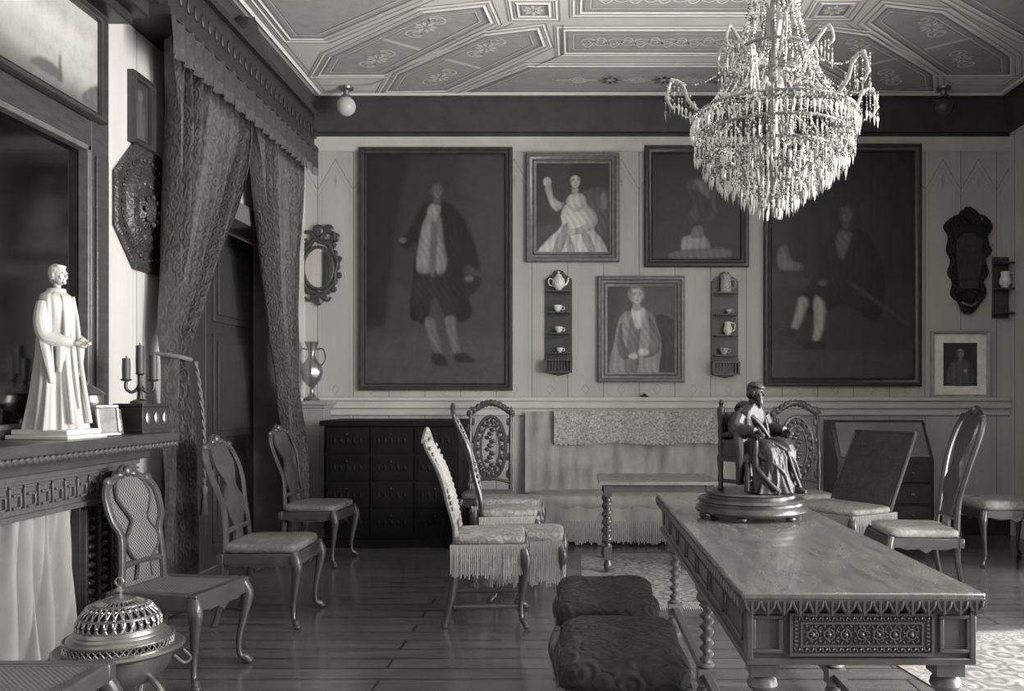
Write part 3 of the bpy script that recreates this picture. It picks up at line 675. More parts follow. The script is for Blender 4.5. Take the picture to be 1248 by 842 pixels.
        for v in (0,1): m.add([f(i/14,v) for i in range(15)]+[g(i/14,v) for i in range(15)],[(i,i+1,16+i,15+i) for i in range(14)])
        obj(m,'backrest',backm,r,smooth=60)
        m=M()
        if square:
            for s in (-1,1): m.tube([(s*hw,yl(sh-.05),sh-.05,.016),(s*hw,yl(bh),bh+.01,.014)],8,k=5)
            m.tube([(-hw,yl(bh),bh+.01,.014),(hw,yl(bh),bh+.01,.014)],8,k=3)
        else:
            for s in (-1,1):
                m.tube([(s*hw*.96,yl(sh-.05),sh-.05,.018)]+[(s*(hw+.002+.010*sin(t*12)),yl(sh+(bh-sh)*t)-.006*sin(t*12),sh+(bh-sh)*t,.017) for t in (.1,.2,.3,.4,.5,.6,.7,.8,.92)]+[(s*(hw-.02),yl(bh),bh+.01,.016)],8,k=3)
                for q in [.08+.06*i for i in range(15)]: z=sh+(bh-sh)*q; m.ell((s*(hw+.006),yl(z)-.016,z),(.011,.010,.015),8,6)
            m.tube([(-hw,yl(bh),bh-.01,.018),(-hw*.6,yl(bh),bh+.02,.02),(0,yl(bh),bh+.035,.024),(hw*.6,yl(bh),bh+.02,.02),(hw,yl(bh),bh-.01,.018)],8,k=4)
            m.ell((0,yl(bh),bh+.045),(.05,.02,.03),12,8); m.ell((-.06,yl(bh),bh+.035),(.035,.018,.02),8,6); m.ell((.06,yl(bh),bh+.035),(.035,.018,.02),8,6)
        obj(m,'backrest_frame',edge or WOODB,r)
        m=M()
        for a,b in (((-w/2,-d/2-.004),(w/2,-d/2-.004)),((w/2+.004,-d/2),(w/2+.004,d/2)),((-w/2-.004,d/2),(-w/2-.004,-d/2))): m.fringe(a,b,sh-.01,fr)
        obj(m,'fringe',FRING,r,kind='stuff',smooth=0)
        m=M()
        m.tube([(-w*.4,-d/2+.05,.1,.012),(-w*.1,-d/2+.05,.1,.02),(0,-d/2+.05,.1,.028),(w*.1,-d/2+.05,.1,.02),(w*.4,-d/2+.05,.1,.012)],8,k=4)
        for s in (-1,1): m.tube([(s*w*.42,-d/2+.05,.13,.012),(s*w*.42,0,.13,.018),(s*w*.42,d/2-.02,.13,.012)],8,k=4)
        obj(m,'stretcher',WOODB,r)
    elif style=='carved':
        m=M()
        for s in (-1,1):
            P=[(.016,sh),(.022,sh+.05),(.013,sh+.08),(.024,sh+.2),(.015,sh+.3),(.02,sh+.34),(.014,sh+.42),(.022,sh+.55),(.014,bh-.16),(.02,bh-.12),(.012,bh-.08),(.02,bh-.05),(.004,bh)]
            R=[[(s*hw*.95+q*cos(2*pi*j/10),yl(z)+q*sin(2*pi*j/10),z) for j in range(10)] for q,z in P]; m.rings(R)
        cz=sh+(bh-sh)*.52; n=28
        for (a,b,rr) in ((hw*.72,(bh-sh)*.36,.018),(hw*.45,(bh-sh)*.26,.012)):
            m.tube([(a*cos(2*pi*i/n),yl(cz+b*sin(2*pi*i/n)),cz+b*sin(2*pi*i/n),rr) for i in range(n+1)],6,k=1)
        for i in range(18):
            a=2*pi*i/18; x,z=hw*.6*cos(a),cz+(bh-sh)*.31*sin(a); m.ell((x,yl(z),z),(.024,.015,.032),8,6)
        for i in range(12):
            z=cz-(bh-sh)*.24+i*(bh-sh)*.045; m.ell((.025*sin(i*2.1),yl(z),z),(.035,.014,.022),8,6)
        for s in (-1,1):
            for k in range(4): z=cz-(bh-sh)*.3+k*(bh-sh)*.2; m.ell((s*hw*.82,yl(z),z),(.018,.012,.04),8,6)
        for i in range(-5,6):
            x=i*hw*.2; z=bh-.07+.10*cos(i/5*pi/2); m.ell((x,yl(z),z),(.03,.018,.035),8,6)
        m.tube([(-hw,yl(bh),bh-.09,.016),(-hw*.5,yl(bh),bh-.01,.018),(0,yl(bh),bh+.03,.02),(hw*.5,yl(bh),bh-.01,.018),(hw,yl(bh),bh-.09,.016)],8,k=4)
        m.tube([(-hw,yl(sh+.1),sh+.1,.014),(0,yl(sh+.14),sh+.14,.018),(hw,yl(sh+.1),sh+.1,.014)],8,k=4)
        obj(m,'backrest',WOODB,r)
    return r
SEATG=mat('striped_seat_silk',.14,.6,var=.4,scale=9,pat='damask',ps=16,pc=.3)
chair('cane','cane-backed cabriole chair standing before the fireplace',(-1.98,4.33,0),-10,w=.46,d=.48,sh=.46,bh=1.0,lean=.10,bk=.40,sk=1.35)
g='cabriole chairs along the doorway wall'
c2=chair('splat','polished wooden splat-back chair with padded seat',(-1.90,5.42,0),1,w=.54,d=.48,sh=.47,bh=1.11,group=g,lean=.15,seatm=SEATG,sk=1.35)
dup(c2,(-2.16,7.28,0),FACE(-4),'polished splat-back chair beside the damask curtain')
g='fringed upholstered chairs in a row'
SEATF=mat('faded_brocade',.27,.8,var=.45,scale=12,pat='damask',ps=16,pc=.35,bump=.15)
BACKF=mat('bright_brocade',.34,.75,var=.4,scale=26,pat='damask',ps=30,pc=.3,bump=.15)
EDGE=mat('pale_carved_edge',.22,.45,var=.4,scale=30)
c5=chair('uph','upholstered fringed chair with carved pale back edge',(-.53,5.40,0),4,w=.50,d=.46,sh=.52,bh=1.13,seatm=SEATF,group=g,lean=.19,fr=.20,backm=BACKF,bk=.36,edge=EDGE)
chair('uph','tall fringed chair standing behind a fringed stool',(-.52,6.70,0),8,w=.46,d=.46,sh=.50,bh=1.27,seatm=SEATF,group=g,lean=.22,fr=.22,backm=SEATF,bk=.38)
g='high carved chairs against the wall'
c4=chair('carved','tall pierced carved-back chair beside draped settee',(-.80,7.95,0),-92,w=.48,d=.42,sh=.48,bh=1.30,group=g,lean=.05,seatm=SEATG)
c4b=chair('carved','tall pierced carved-back chair with pale seat',(2.05,7.72,0),-88,w=.5,d=.44,sh=.50,bh=1.30,group=g,lean=.05,seatm=SILK)
chair('uph','upholstered chair with dark square back and fringe',(2.14,6.98,0),212,w=.72,d=.52,sh=.49,bh=1.08,seatm=SILK,lean=.34,fr=.18,square=True,backm=mat('dark_brocade',.035,.8,var=.4,scale=12,pat='damask',ps=24,pc=.3))
chair('splat','polished splat-back chair with scrolled crest beside long table',(2.38,6.05,0),176,w=.54,d=.5,sh=.46,bh=1.28,lean=.20,seatm=SILK,sk=1.3,ft=.025)
def stool(name,label,loc,w,d,sh,mt,group=None,pad=.1,fr=0,e=.45,wob=0):
    r=thing(name,label,'stool',loc,0,group)
    for sx in (-1,1):
        for sy in (-1,1): cab_leg(w,d,sh-.03,sx,sy,r)
    seat_rail(w,d,sh-.02,r); seat_pad(w,d,sh,r,mt,'cushion',pad,e,wob)
    if fr:
        m=M()
        for a,b in (((-w/2,-d/2-.005),(w/2,-d/2-.005)),((w/2+.005,-d/2),(w/2+.005,d/2)),((-w/2-.005,d/2),(-w/2-.005,-d/2))): m.fringe(a,b,sh-.02,fr)
        obj(m,'fringe',FRING,r,kind='stuff',smooth=0)
    return r
s1=stool('upholstered_stool','black plush stool beside the long table',(.145,3.96,0),.46,.68,.46,VELVD,'black plush stools',pad=.15,e=.6,wob=.006)
dup(s1,(.17,3.18,0),pi)
stool('upholstered_stool','pale-seated cabriole stool near corner drape',(3.62,7.3,0),.56,.5,.50,SILK)
stool('fringed_stool','fringed brocade stool among the row of chairs',(-.56,7.36,0),.58,.42,.50,SEATF,fr=.22)
stool('fringed_stool','wide low stool with long pale fringe',(-.32,6.02,0.0),.50,.44,.44,SEATF,fr=.30)
r=thing('cane_stool','dark wooden stool with woven cane top','stool',(-1.95,2.68,0))
m=M(); m.box(-.36,.36,-.2,.2,.485,.497); obj(m,'seat',CANE,r)
m=M()
for a,b,c,e in ((-.4,.4,-.24,-.19),(-.4,.4,.19,.24),(-.4,-.35,-.19,.19),(.35,.4,-.19,.19)): m.box(a,b,c,e,.44,.505)
obj(m,'seat_frame',WOODB,r,bev=.008)
for sx in (-1,1):
    for sy in (-1,1): cab_leg(.8,.48,.47,sx,sy,r)

# ---------------------------------------------------------------- long carved table
X0,X1,Y0,Y1,TZ=.525,1.29,2.70,5.5,.78
r=thing('carved_table','long dark carved table with spiral legs','table',((X0+X1)/2,(Y0+Y1)/2,0)); hw,hd=(X1-X0)/2,(Y1-Y0)/2
m=M(); m.box(-hw,hw,-hd,hd,TZ-.022,TZ); obj(m,'table_top',TABTOP,r,bev=.006)
m=M()
def leafrow(p,q,z,n):
    p=Vector(p); q=Vector(q); t=(q-p)/n; nn=Vector((t.y,-t.x)).normalized(); tn=t.normalized(); h=t.length
    for i in range(n):
        o=p+t*(i+.5)
        prof=[(-.5,0),(-.48,-.30),(-.36,-.62),(-.18,-.9),(0,-1.05),(.18,-.9),(.36,-.62),(.48,-.30),(.5,0)]
        vs=[]
        for dn in (.0,.010):
            for a,b in prof: c=o+tn*a*h+nn*dn; vs.append((c.x,c.y,z+b*.048))
        k=len(prof); m.add(vs,[tuple(range(k)),tuple(range(k,2*k))[::-1]]+[(j,(j+1)%k,k+(j+1)%k,k+j) for j in range(k)])
        c=o+nn*.012
        m.tube([(c.x,c.y,z-.004,.004),(c.x,c.y,z-.028,.006),(c.x,c.y,z-.05,.002)],6,k=2)
        for s in (-1,1):
            A=o+tn*s*h*.12+nn*.013; B_=o+tn*s*h*.34+nn*.015; C_=o+tn*s*h*.46+nn*.012
            m.tube([(A.x,A.y,z-.034,.003),(B_.x,B_.y,z-.024,.0045),(C_.x,C_.y,z-.004,.004)],5,k=3)
leafrow((-hw+.006,-hd+.010),(hw-.006,-hd+.010),TZ-.020,15); leafrow((-hw+.010,hd-.006),(-hw+.010,-hd+.006),TZ-.020,56); leafrow((hw-.010,-hd+.006),(hw-.010,hd-.006),TZ-.020,56)
obj(m,'carved_edge',TABLE,r,smooth=30)
m=M(); ax,ay=hw-.03,hd-.035; zb,zt=.565,TZ-.022
m.box(-ax,ax,-ay,ay,zb,zt); m.box(-ax-.012,ax+.012,-ay-.012,ay+.012,zb-.018,zb+.004)
for s in (-1,1):
    cx=s*(ax-.055)
    for a,b,c,e in ((-.05,.05,.02,.032),(-.05,.05,.128,.14),(-.05,-.036,.032,.128),(.036,.05,.032,.128)): m.box(cx+a,cx+b,-ay-.012,-ay,zb+c,zb+e)
    m.box(s*(ax+.0)-.01,s*ax+.01,-ay-.014,-ay+.03,zb,zt-.04)
for k in range(7):
    y=-ay+.1+k*(2*ay-.2)/7; yy2=y+(2*ay-.2)/7-.06
    for s in (-1,1):
        m.box(s*ax-.008,s*ax+.008,y,yy2,zb+.03,zb+.042); m.box(s*ax-.008,s*ax+.008,y,yy2,zb+.12,zb+.132); m.box(s*ax-.008,s*ax+.008,y,y+.012,zb+.03,zb+.13); m.box(s*ax-.008,s*ax+.008,yy2-.012,yy2,zb+.03,zb+.13)
obj(m,'apron',TABLE,r,bev=.003)
m=M(); dw=ax-.125; z0=zb+.014; z1=zt-.045
m.box(-dw,dw,-ay-.012,-ay,z0,z1)
def ringbox(a,z0,z1,w,y):
    m.box(-a,a,y-.008,y,z0,z0+w); m.box(-a,a,y-.008,y,z1-w,z1); m.box(-a,-a+w,y-.008,y,z0+w,z1-w); m.box(a-w,a,y-.008,y,z0+w,z1-w)
ringbox(dw,z0,z1,.008,-ay-.012); ringbox(dw-.034,z0+.028,z1-.028,.006,-ay-.012)
n=40
for i in range(n):
    x=-dw+.018+i*(2*dw-.036)/(n-1)
    for z in (z0+.018,z1-.018): m.ell((x,-ay-.014,z),(.0048,.008,.0085),6,5,T=Matrix.Rotation(.5 if i%2 else -.5,3,'Y'))
for z in [z0+.034+k*.0125 for k in range(7)]:
    for s in (-1,1): m.ell((s*(dw-.019),-ay-.014,z),(.008,.008,.005),6,4)
zc=(z0+z1)/2; rr_=random.Random(3); pw=dw-.046; ph=(z1-z0)/2-.036
nx=26
for i in range(nx):
    x=-pw+2*pw*(i+.5)/nx
    for j in range(4):
        z=zc-ph+2*ph*(j+.5)/4; q=(1 if (i+j)%2 else -1)
        m.ell((x,-ay-.014,z+.002*q),(.0085,.007+.002*rr_.random(),.0042),6,5,T=Matrix.Rotation(q*.75*(1 if x<0 else -1),3,'Y'))
for i in range(7):
    x=-pw+2*pw*(i+.5)/7; m.ell((x,-ay-.018,zc),(.008,.008,.008),8,6)
    m.tube([(x+.016*cos(2*pi*t/12),-ay-.018,zc+.016*sin(2*pi*t/12),.0028) for t in range(13)],5,k=1)
obj(m,'drawer',TABLE,r,bev=0)
LEGM=mat('spiral_leg_wood_lit',.10,.35,var=.35,scale=14,spec=.5)  # paler than the table: light from the right put into the colour
for y in (-hd+.1,-.12,hd-.28):
    for s in (-1,1):
        l=M(); x=s*(hw-.085)
        l.box(x-.045,x+.045,y-.045,y+.045,.50,.548); l.lathe([(.03,.50),(.045,.485),(.05,.465),(.04,.45),(.026,.44),(.03,.43)],(x,y,0),16)
        l.twist(x,y,.16,.435,.030,.05,a=.32); l.lathe([(.03,.165),(.04,.155),(.03,.145)],(x,y,0),16); l.box(x-.042,x+.042,y-.042,y+.042,.07,.145); l.lathe([(.03,.07),(.046,.045),(.046,.02),(.03,.001)],(x,y,0),16)
        obj(l,'leg',LEGM,r)
for s in (-1,1):
    m=M(); m.box(s*(hw-.085)-.02,s*(hw-.085)+.02,-hd+.1,hd-.28,.085,.125); obj(m,'stretcher',TABLE,r,bev=.004)

r=thing('side_table','low side table with spiral-turned legs before settee','table',(.665,7.1,.010))
m=M(); m.box(-.475,.475,-.38,.36,.69,.715); obj(m,'table_top',mat('worn_top',.14,.3,var=.4,scale=9,rv=.3,spec=.6),r,bev=.004)
m=M()
for a,b,c,e in ((-.42,.42,-.33,-.31),(-.42,.42,.29,.31),(-.42,-.40,-.33,.31),(.40,.42,-.33,.31)): m.box(a,b,c,e,.63,.69)
obj(m,'apron',WOODB,r,bev=.003)
for sx in (-1,1):
    for sy in (-.31,.29):
        l=M(); x=sx*.40
        l.box(x-.03,x+.03,sy-.03,sy+.03,.60,.69); l.twist(x,sy,.2,.6,.03,.07); l.box(x-.03,x+.03,sy-.03,sy+.03,.1,.2); l.lathe([(.02,.1),(.034,.06),(.034,.03),(.02,.001)],(x,sy,0),14); obj(l,'leg',WOODB,r)
for sx in (-1,1):
    m=M(); m.tube([(sx*.40,-.3,.15,.014),(sx*.40,-.15,.15,.02),(sx*.40,0,.15,.014),(sx*.40,.15,.15,.02),(sx*.40,.28,.15,.014)],8,k=4); obj(m,'stretcher',WOODB,r)

# ---------------------------------------------------------------- settee
r=thing('settee','long settee draped in pale patterned cloth with fringe','sofa',(.88,8.3,0))
m=M(); m.box(-1.28,1.28,-.24,.30,.1,.36)
for x in (-1.2,0,1.2):
    for y in (-.18,.24): m.box(x-.03,x+.03,y-.03,y+.03,0,.1)
obj(m,'settee_base',DARK,r,bev=.01)
m=M(); m.ell((0,.0,.40),(1.33,.29,.075),60,14,0,.35,.15); obj(m,'seat',TAPE,r,smooth=80)
def sb(u,v):
    x=-1.37+u*2.74; z=.44+v*.79+.012*sin(u*9+1)*v; f_=(.011*sin(u*31+.9*sin(v*2))+.007*sin(u*67+v)+.004*sin(u*120))*(1.15-v*.7)
    return (x, .265+.03*v+f_, z)
m=M(); m.grid(sb,260,18); m.box(-1.36,1.36,.30,.36,.3,1.2); obj(m,'backrest',TAPE,r,smooth=80)
m=M(); m.grid(lambda u,v:(-1.34+u*2.68, -.275-.012*abs(sin(u*37+sin(u*9)))-.008*v, .40-v*.17),200,4); obj(m,'seat_cover_drop',TAPE,r,smooth=80)
m=M(); m.fringe((-1.34,-.288),(1.34,-.288),.25,.23,.013); m.fringe((-1.345,.25),(-1.345,-.285),.25,.23,.013); obj(m,'fringe',FRING,r,kind='stuff',smooth=0)
m=M(); f=lambda u,v:(-1.08+u*1.63,.228+.008*sin(u*21)+.006*sin(u*47+v),1.25-v*.29-.01*sin(u*pi*4)*v)
m.grid(f,120,6); m.grid(lambda u,v:(-1.08+u*1.63,.228+v*.12+.008*sin(u*21)*(1-v),1.251),40,2)
n=34
for i in range(n):
    u=(i+.5)/n; p=f(u,1); m.add([(p[0]+.026*cos(pi*t/6),p[1]-.001,p[2]-.045*sin(pi*t/6)) for t in range(7)],[tuple(range(7))])
obj(m,'runner_cloth',RUNNER,r,label='pale lace-edged runner over the settee back')

r=thing('writing_bureau','dark slant-front writing bureau with paler lid against wall','desk',(2.95,8.38,0))
m=M(); m.ext([(-.22,.12),(-.22,.78),(.02,1.16),(.24,1.16),(.24,.12)],'x',-.46,.46)
for x in (-.4,.4):
    for y in (-.16,.18): m.lathe([(.03,.12),(.045,.07),(.03,.02),(.035,.001)],(x,y,0),14)
obj(m,'bureau_body',WOOD,r,bev=.008)
m=M(); T=Matrix.Translation((0,-.1,.97))@Matrix.Rotation(radians(57.7),4,'X'); m.box(-.42,.42,-.19,.19,0,.018,T=T); obj(m,'slant_lid',mat('pale_lid',.16,.4,var=.3),r,bev=.004)
for z in (.18,.38,.58):
    m=M(); m.box(-.42,.42,-.235,-.22,z,z+.17); d_=obj(m,'drawer',WOODB,r,bev=.004)
    for x in (-.25,.25): m=M(); m.ell((x,-.245,z+.085),(.016,.018,.016),10,6); obj(m,'knob',BRASS,d_)

r=thing('carved_cabinet','dark carved cabinet with studded drawers in corner','cabinet',(-1.68,8.28,0))
m=M(); m.box(-.62,.62,-.34,.32,.08,1.12); m.box(-.66,.66,-.38,.34,1.12,1.17); m.box(-.64,.64,-.36,.33,0,.08)
EBO=mat('carved_ebony',.004,.7,var=.3,scale=10,spec=.12,bump=.03)
obj(m,'cabinet_body',EBO,r,bev=.006)
DKN=mat('dull_knob',.03,.5,var=.3)
for row in range(4):
    for col in range(3):
        a=-.60+col*.405; z=.12+row*.25
        m=M(); m.box(a,a+.385,-.352,-.34,z,z+.23); m.box(a+.03,a+.355,-.358,-.352,z+.03,z+.2)
        for q in range(5): m.ell((a+.07+q*.06,-.358,z+.115),(.016,.005,.03),8,5)
        d_=obj(m,'drawer',EBO,r)
        m=M(); m.ell((a+.19,-.37,z+.175),(.008,.010,.008),10,6); obj(m,'knob',DKN,d_)

r=thing('pedestal','pale corner pedestal carrying silver urn','pedestal',(-2.53,8.44,0))
m=M(); m.box(-.14,.14,-.14,.14,0,.12); m.box(-.11,.11,-.11,.11,.12,1.28); m.box(-.13,.13,-.13,.13,1.28,1.31); m.box(-.16,.16,-.16,.14,1.31,1.35); m.box(-.07,.07,-.12,-.11,.3,1.15)
obj(m,'pedestal_body',mat('painted_pedestal',.22,.5,var=.2),r,bev=.006)
r=thing('silver_urn','tall chased silver urn on corner pedestal','urn',(-2.56,8.40,1.35))
m=M(); m.lathe([(.001,0),(.07,0),(.075,.02),(.04,.04),(.025,.07),(.022,.12),(.04,.15),(.08,.2),(.1,.28),(.085,.35),(.045,.4),(.032,.45),(.04,.5),(.065,.56),(.07,.575),(.055,.575),(.001,.5)],n=24,fn=lambda a,z:1+.06*sin(a*8)*(.18<z<.38)); obj(m,'urn_body',SILV,r)
for s in (-1,1): m=M(); m.tube([(s*.08,0,.33,.008),(s*.13,0,.4,.008),(s*.11,0,.5,.008),(s*.045,0,.5,.007)],6,k=5); obj(m,'handle',SILV,r)

r=thing('oval_mirror','small oval mirror in carved rococo frame','mirror',(bw(389,328)[0],BY-.002,bw(386,326)[1]))
m=M(); n=32; m.add([(.14*cos(2*pi*i/n),-.03,.20*sin(2*pi*i/n)-.01) for i in range(n)],[tuple(range(n))]); obj(m,'mirror_glass',MIRRL,r,smooth=0)
m=M(); m.tube([(.15*cos(2*pi*i/n),-.03,.21*sin(2*pi*i/n)-.01,.018) for i in range(n+1)],8,k=1)
ROC=mat('aged_gilt_carving',.045,.4,metal=.3,var=.4,scale=20)
m2=M(); m2.tube([(.185*cos(2*pi*i/n)*(1+.08*sin(i*pi/2)),-.02,.27*sin(2*pi*i/n)*(1+.05*sin(i*pi/2)),.022) for i in range(n+1)],8,k=1)
for i in range(24):
    a=2*pi*i/24; q=1+.12*(i%2); m2.ell((.19*q*cos(a),-.02,.28*q*sin(a)),(.032,.02,.034),8,6)
for s in (-1,1):
    m2.tube([(s*.02,-.03,.28,.018),(s*.08,-.03,.35,.018),(s*.16,-.03,.34,.016),(s*.16,-.03,.28,.012),(s*.11,-.03,.28,.01)],8,k=4)
    m2.tube([(s*.02,-.03,-.28,.012),(s*.09,-.03,-.34,.012),(s*.13,-.03,-.3,.01)],8,k=4)
m2.ell((0,-.03,.37),(.06,.025,.06),10,8); m2.ell((.10,-.03,.38),(.06,.02,.05),8,6); m2.ell((.17,-.02,.30),(.05,.02,.05),8,6); m2.ell((0,-.03,-.34),(.04,.02,.05),8,6)
m.add(m2.v,m2.f)
obj(m,'carved_frame',ROC,r)
cx,cz=bw(1178,318)
r=thing('wall_cartouche','dark carved cartouche plaque with crest on wall','wall ornament',(cx,BY-.002,cz))
P=[(.0,-.52),(.06,-.5),(.09,-.42),(.17,-.34),(.15,-.22),(.20,-.12),(.17,.0),(.21,.12),(.19,.24),(.24,.33),(.20,.40),(.12,.38),(.10,.45),(.05,.50),(0,.53)]
PP=crs(P,3)
m=M(); m.ext(PP+[(-x,z) for x,z in PP[-2:0:-1]],'y',-.05,0)
rq=random.Random(5)
for i,(x,z) in enumerate(PP[1:-1]):
    for s in (-1,1): m.ell((s*x*.9,-.045,z*.97),(.018+.014*rq.random(),.022,.02+.02*rq.random()),8,6)
for s in (-1,1):
    m.tube([(s*.02,-.06,.36,.02),(s*.10,-.07,.44,.018),(s*.18,-.06,.40,.015),(s*.16,-.06,.33,.012)],6,k=4); m.tube([(s*.14,-.05,.2,.016),(s*.22,-.05,.1,.014),(s*.14,-.05,.0,.012)],6,k=4); m.tube([(s*.03,-.05,-.3,.016),(s*.13,-.06,-.36,.014),(s*.08,-.05,-.46,.012)],6,k=4)
EB=mat('ebony_cartouche',.010,.6,var=.4,spec=.25)
obj(m,'plaque',EB,r)
m=M(); m.ext([(-.09,-.28),(.09,-.28),(.13,.0),(.13,.2),(.05,.27),(-.05,.27),(-.13,.2),(-.13,0)],'y',-.058,-.05); obj(m,'plaque_panel',mat('plaque_relief',.03,.5,var=.4,scale=20,pat='damask',ps=30,pc=.4),r)
m=M(); m.tube([(-.08,-.06,-.42,.010),(0,-.09,-.46,.012),(.08,-.06,-.42,.010)],8); obj(m,'shell_rim',SILV,r)

# ---------------------------------------------------------------- china racks and china
def rack(label,px,py0,py1,w=.27):
    x,zt=bw(px,py0); _,zb=bw(px,py1); r=thing('plate_rack',label,'shelf',(x,BY-.002,zb))
    h=zt-zb; hw=w/2; m=M()
    P=[(0,h),(hw*.3,h-.01),(hw*.5,h-.05),(hw*.8,h-.07),(hw,h-.1),(hw,.22),(hw*1.02,.2),(hw*1.02,.06),(hw*.7,.02),(0,0)]
    m.ext(P+[(-a,b) for a,b in P[-2:0:-1]],'y',-.018,0); obj(m,'back_board',WOOD,r,bev=.003)
    zs=[h*.80,h*.60,h*.405,h*.22]
    for z in zs:
        m=M(); m.box(-hw*.85,hw*.85,-.13,-.018,z-.018,z-.004); obj(m,'shelf_board',WOODB,r,bev=.003)
    m=M(); m.box(-hw,hw,-.12,-.018,.03,.045)
    for i in range(9): m.box(-hw+.01+i*(w-.03)/8,-hw+.02+i*(w-.03)/8,-.12,-.11,.045,.15)
    m.box(-hw,hw,-.12,-.018,.15,.165); m.box(-hw,-hw+.01,-.12,-.018,.03,.165); m.box(hw-.01,hw,-.12,-.018,.03,.165); obj(m,'spoon_box',WOODB,r)
    return x,[zb+z-.0035 for z in zs]
def pot(kind,label,x,z,mt=PORC,s=1.0):
    r=thing(kind,label,'tea ware' if kind!='tankard' else 'tankard',(x,BY-.078,z)); m=M()
    if kind=='teapot':
        m.lathe([(.001,0),(.035,0),(.03,.01),(.055,.04),(.066,.075),(.06,.11),(.04,.135),(.03,.14),(.001,.14)],n=20); obj(m,'teapot_body',mt,r)
        m=M(); m.lathe([(.036,.138),(.03,.155),(.012,.168),(.006,.172),(.014,.185),(.001,.195)],n=16); obj(m,'lid',mt,r)
        m=M(); m.tube([(.055,0,.05,.012),(.085,0,.08,.01),(.10,0,.13,.007)],8); obj(m,'spout',mt,r)
        m=M(); m.tube([(-.055,0,.11,.006),(-.095,0,.115,.006),(-.095,0,.06,.006),(-.055,0,.045,.006)],8); obj(m,'handle',mt,r)
    elif kind=='teacup':
        m.lathe([(.001,0),(.018*s,0),(.02*s,.008),(.036*s,.03*s),(.042*s,.06*s),(.039*s,.06*s),(.03*s,.025*s),(.001,.012)],n=18); obj(m,'cup_body',mt,r)
        m=M(); m.tube([(.038*s,0,.05*s,.004),(.06*s,0,.045*s,.004),(.055*s,0,.02*s,.004),(.032*s,0,.02*s,.004)],6); obj(m,'handle',mt,r)
    elif kind=='tankard':
        m.lathe([(.001,0),(.06,0),(.062,.01),(.055,.02),(.052,.14),(.057,.15),(.05,.17),(.03,.185),(.01,.19),(.012,.205),(.001,.21)],n=20); obj(m,'tankard_body',mt,r)
        m=M(); m.tube([(.05,0,.13,.007),(.095,0,.12,.007),(.09,0,.05,.007),(.05,0,.04,.007)],8); obj(m,'handle',mt,r)
    else:
        m.lathe([(.001,0),(.03,0),(.028,.01),(.045,.04),(.043,.07),(.03,.1),(.036,.13),(.033,.13),(.001,.08)],n=18); obj(m,'jug_body',mt,r)
        m=M(); m.tube([(.033,0,.12,.005),(.07,0,.11,.005),(.065,0,.05,.005),(.04,0,.04,.005)],6); obj(m,'handle',mt,r)
    return r
x,zs=rack('dark narrow wall rack holding porcelain teapot and cups',681,329,458)
pot('teapot','white porcelain teapot on wall rack',x,zs[0]); pot('teacup','small white porcelain cup on wall rack',x-.01,zs[1],s=1.1); pot('teacup','small white porcelain cup on wall rack',x,zs[2],s=1.0); pot('teacup','small white porcelain cup on wall rack',x+.01,zs[3],PORC,.8)
x,zs=rack('dark narrow wall rack holding patterned tankard and jug',883,331,461)
pot('tankard','patterned lidded tankard on wall rack',x,zs[0],PORCP); pot('teacup','small patterned cup on wall rack',x+.03,zs[1],PORCP,.8); pot('jug','small white jug on wall rack',x+.02,zs[2]); pot('teacup','patterned cup on wall rack',x-.02,zs[3],PORCP,1.1)
x,z=bw(1224,352); r=thing('wall_shelf','small dark wall shelf in corner','shelf',(x,BY-.002,z-.18))
m=M(); m.box(-.13,.04,-.14,0,.16,.178); m.box(-.13,.04,-.14,0,.42,.436); m.box(-.13,.04,-.14,0,-.08,-.064); m.box(-.13,.04,-.012,0,-.12,.5); obj(m,'shelf_unit',WOOD,r,bev=.004)
j=pot('jug','small pale jug on corner shelf',x-.03,z-.001); j.scale=(1.25,1.25,1.25)
r=thing('ornament','tiny dark ornament standing on dado rail','ornament',(bw(785,490)[0],BY-.045,1.385))
m=M(); m.lathe([(.001,0),(.045,0),(.04,.012),(.02,.02),(.022,.03),(.001,.036)],n=14); obj(m,'ornament_body',DARK,r)

# ---------------------------------------------------------------- globes on ceiling
for px,lab in ((422,'opal glass globe lamp fixed to ceiling corner'),(1150,'dim glass globe lamp fixed to ceiling corner')):
    X=(px-CX)*8.25/F; r=thing('globe_lamp',lab,'lamp',(X,8.25,CZ))
    m=M(); m.lathe([(.001,0),(.07,0),(.065,-.02),(.03,-.035),(.025,-.07),(.05,-.08),(.05,-.1),(.001,-.1)],n=20); obj(m,'lamp_holder',BRASS,r)
    m=M(); m.ell((0,0,-.18),(.09,.09,.092),24,16); obj(m,'lamp_shade',GLOBE if px<700 else mat('smoky_glass',.05,.2,bump=0),r)

# ---------------------------------------------------------------- chandelier
CXX,CYY=.855,3.7
r=thing('crystal_chandelier','large crystal chandelier with cascading prisms above table','chandelier',(CXX,CYY,CZ))
zz=lambda py: H+(CY-py)/284.-CZ
m=M(); m.tube([(0,0,-.02,.012),(0,0,zz(-40),.012)],8,k=1); m.lathe([(.06,-.001),(.055,-.03),(.02,-.06),(.001,-.06)],n=16)
prof=[(.012,zz(-40)),(.04,zz(-30)),(.05,zz(-15)),(.02,zz(0)),(.03,zz(15)),(.055,zz(30)),(.03,zz(50)),(.02,zz(70)),(.04,zz(90)),(.05,zz(110)),(.02,zz(130)),(.02,zz(200)),(.03,zz(215)),(.001,zz(235))]
m.lathe(prof,n=16); obj(m,'chandelier_stem',BRASS,r)
rings_=[(.10,-5),(.15,62),(.12,92),(.345,143),(.30,165),(.24,185),(.17,205),(.10,222)]
for rr,py in rings_:
    m=M(); n=40; m.tube([(rr*cos(2*pi*i/n),rr*sin(2*pi*i/n),zz(py),.007) for i in range(n+1)],6,k=1); obj(m,'hoop',BRASS,r)
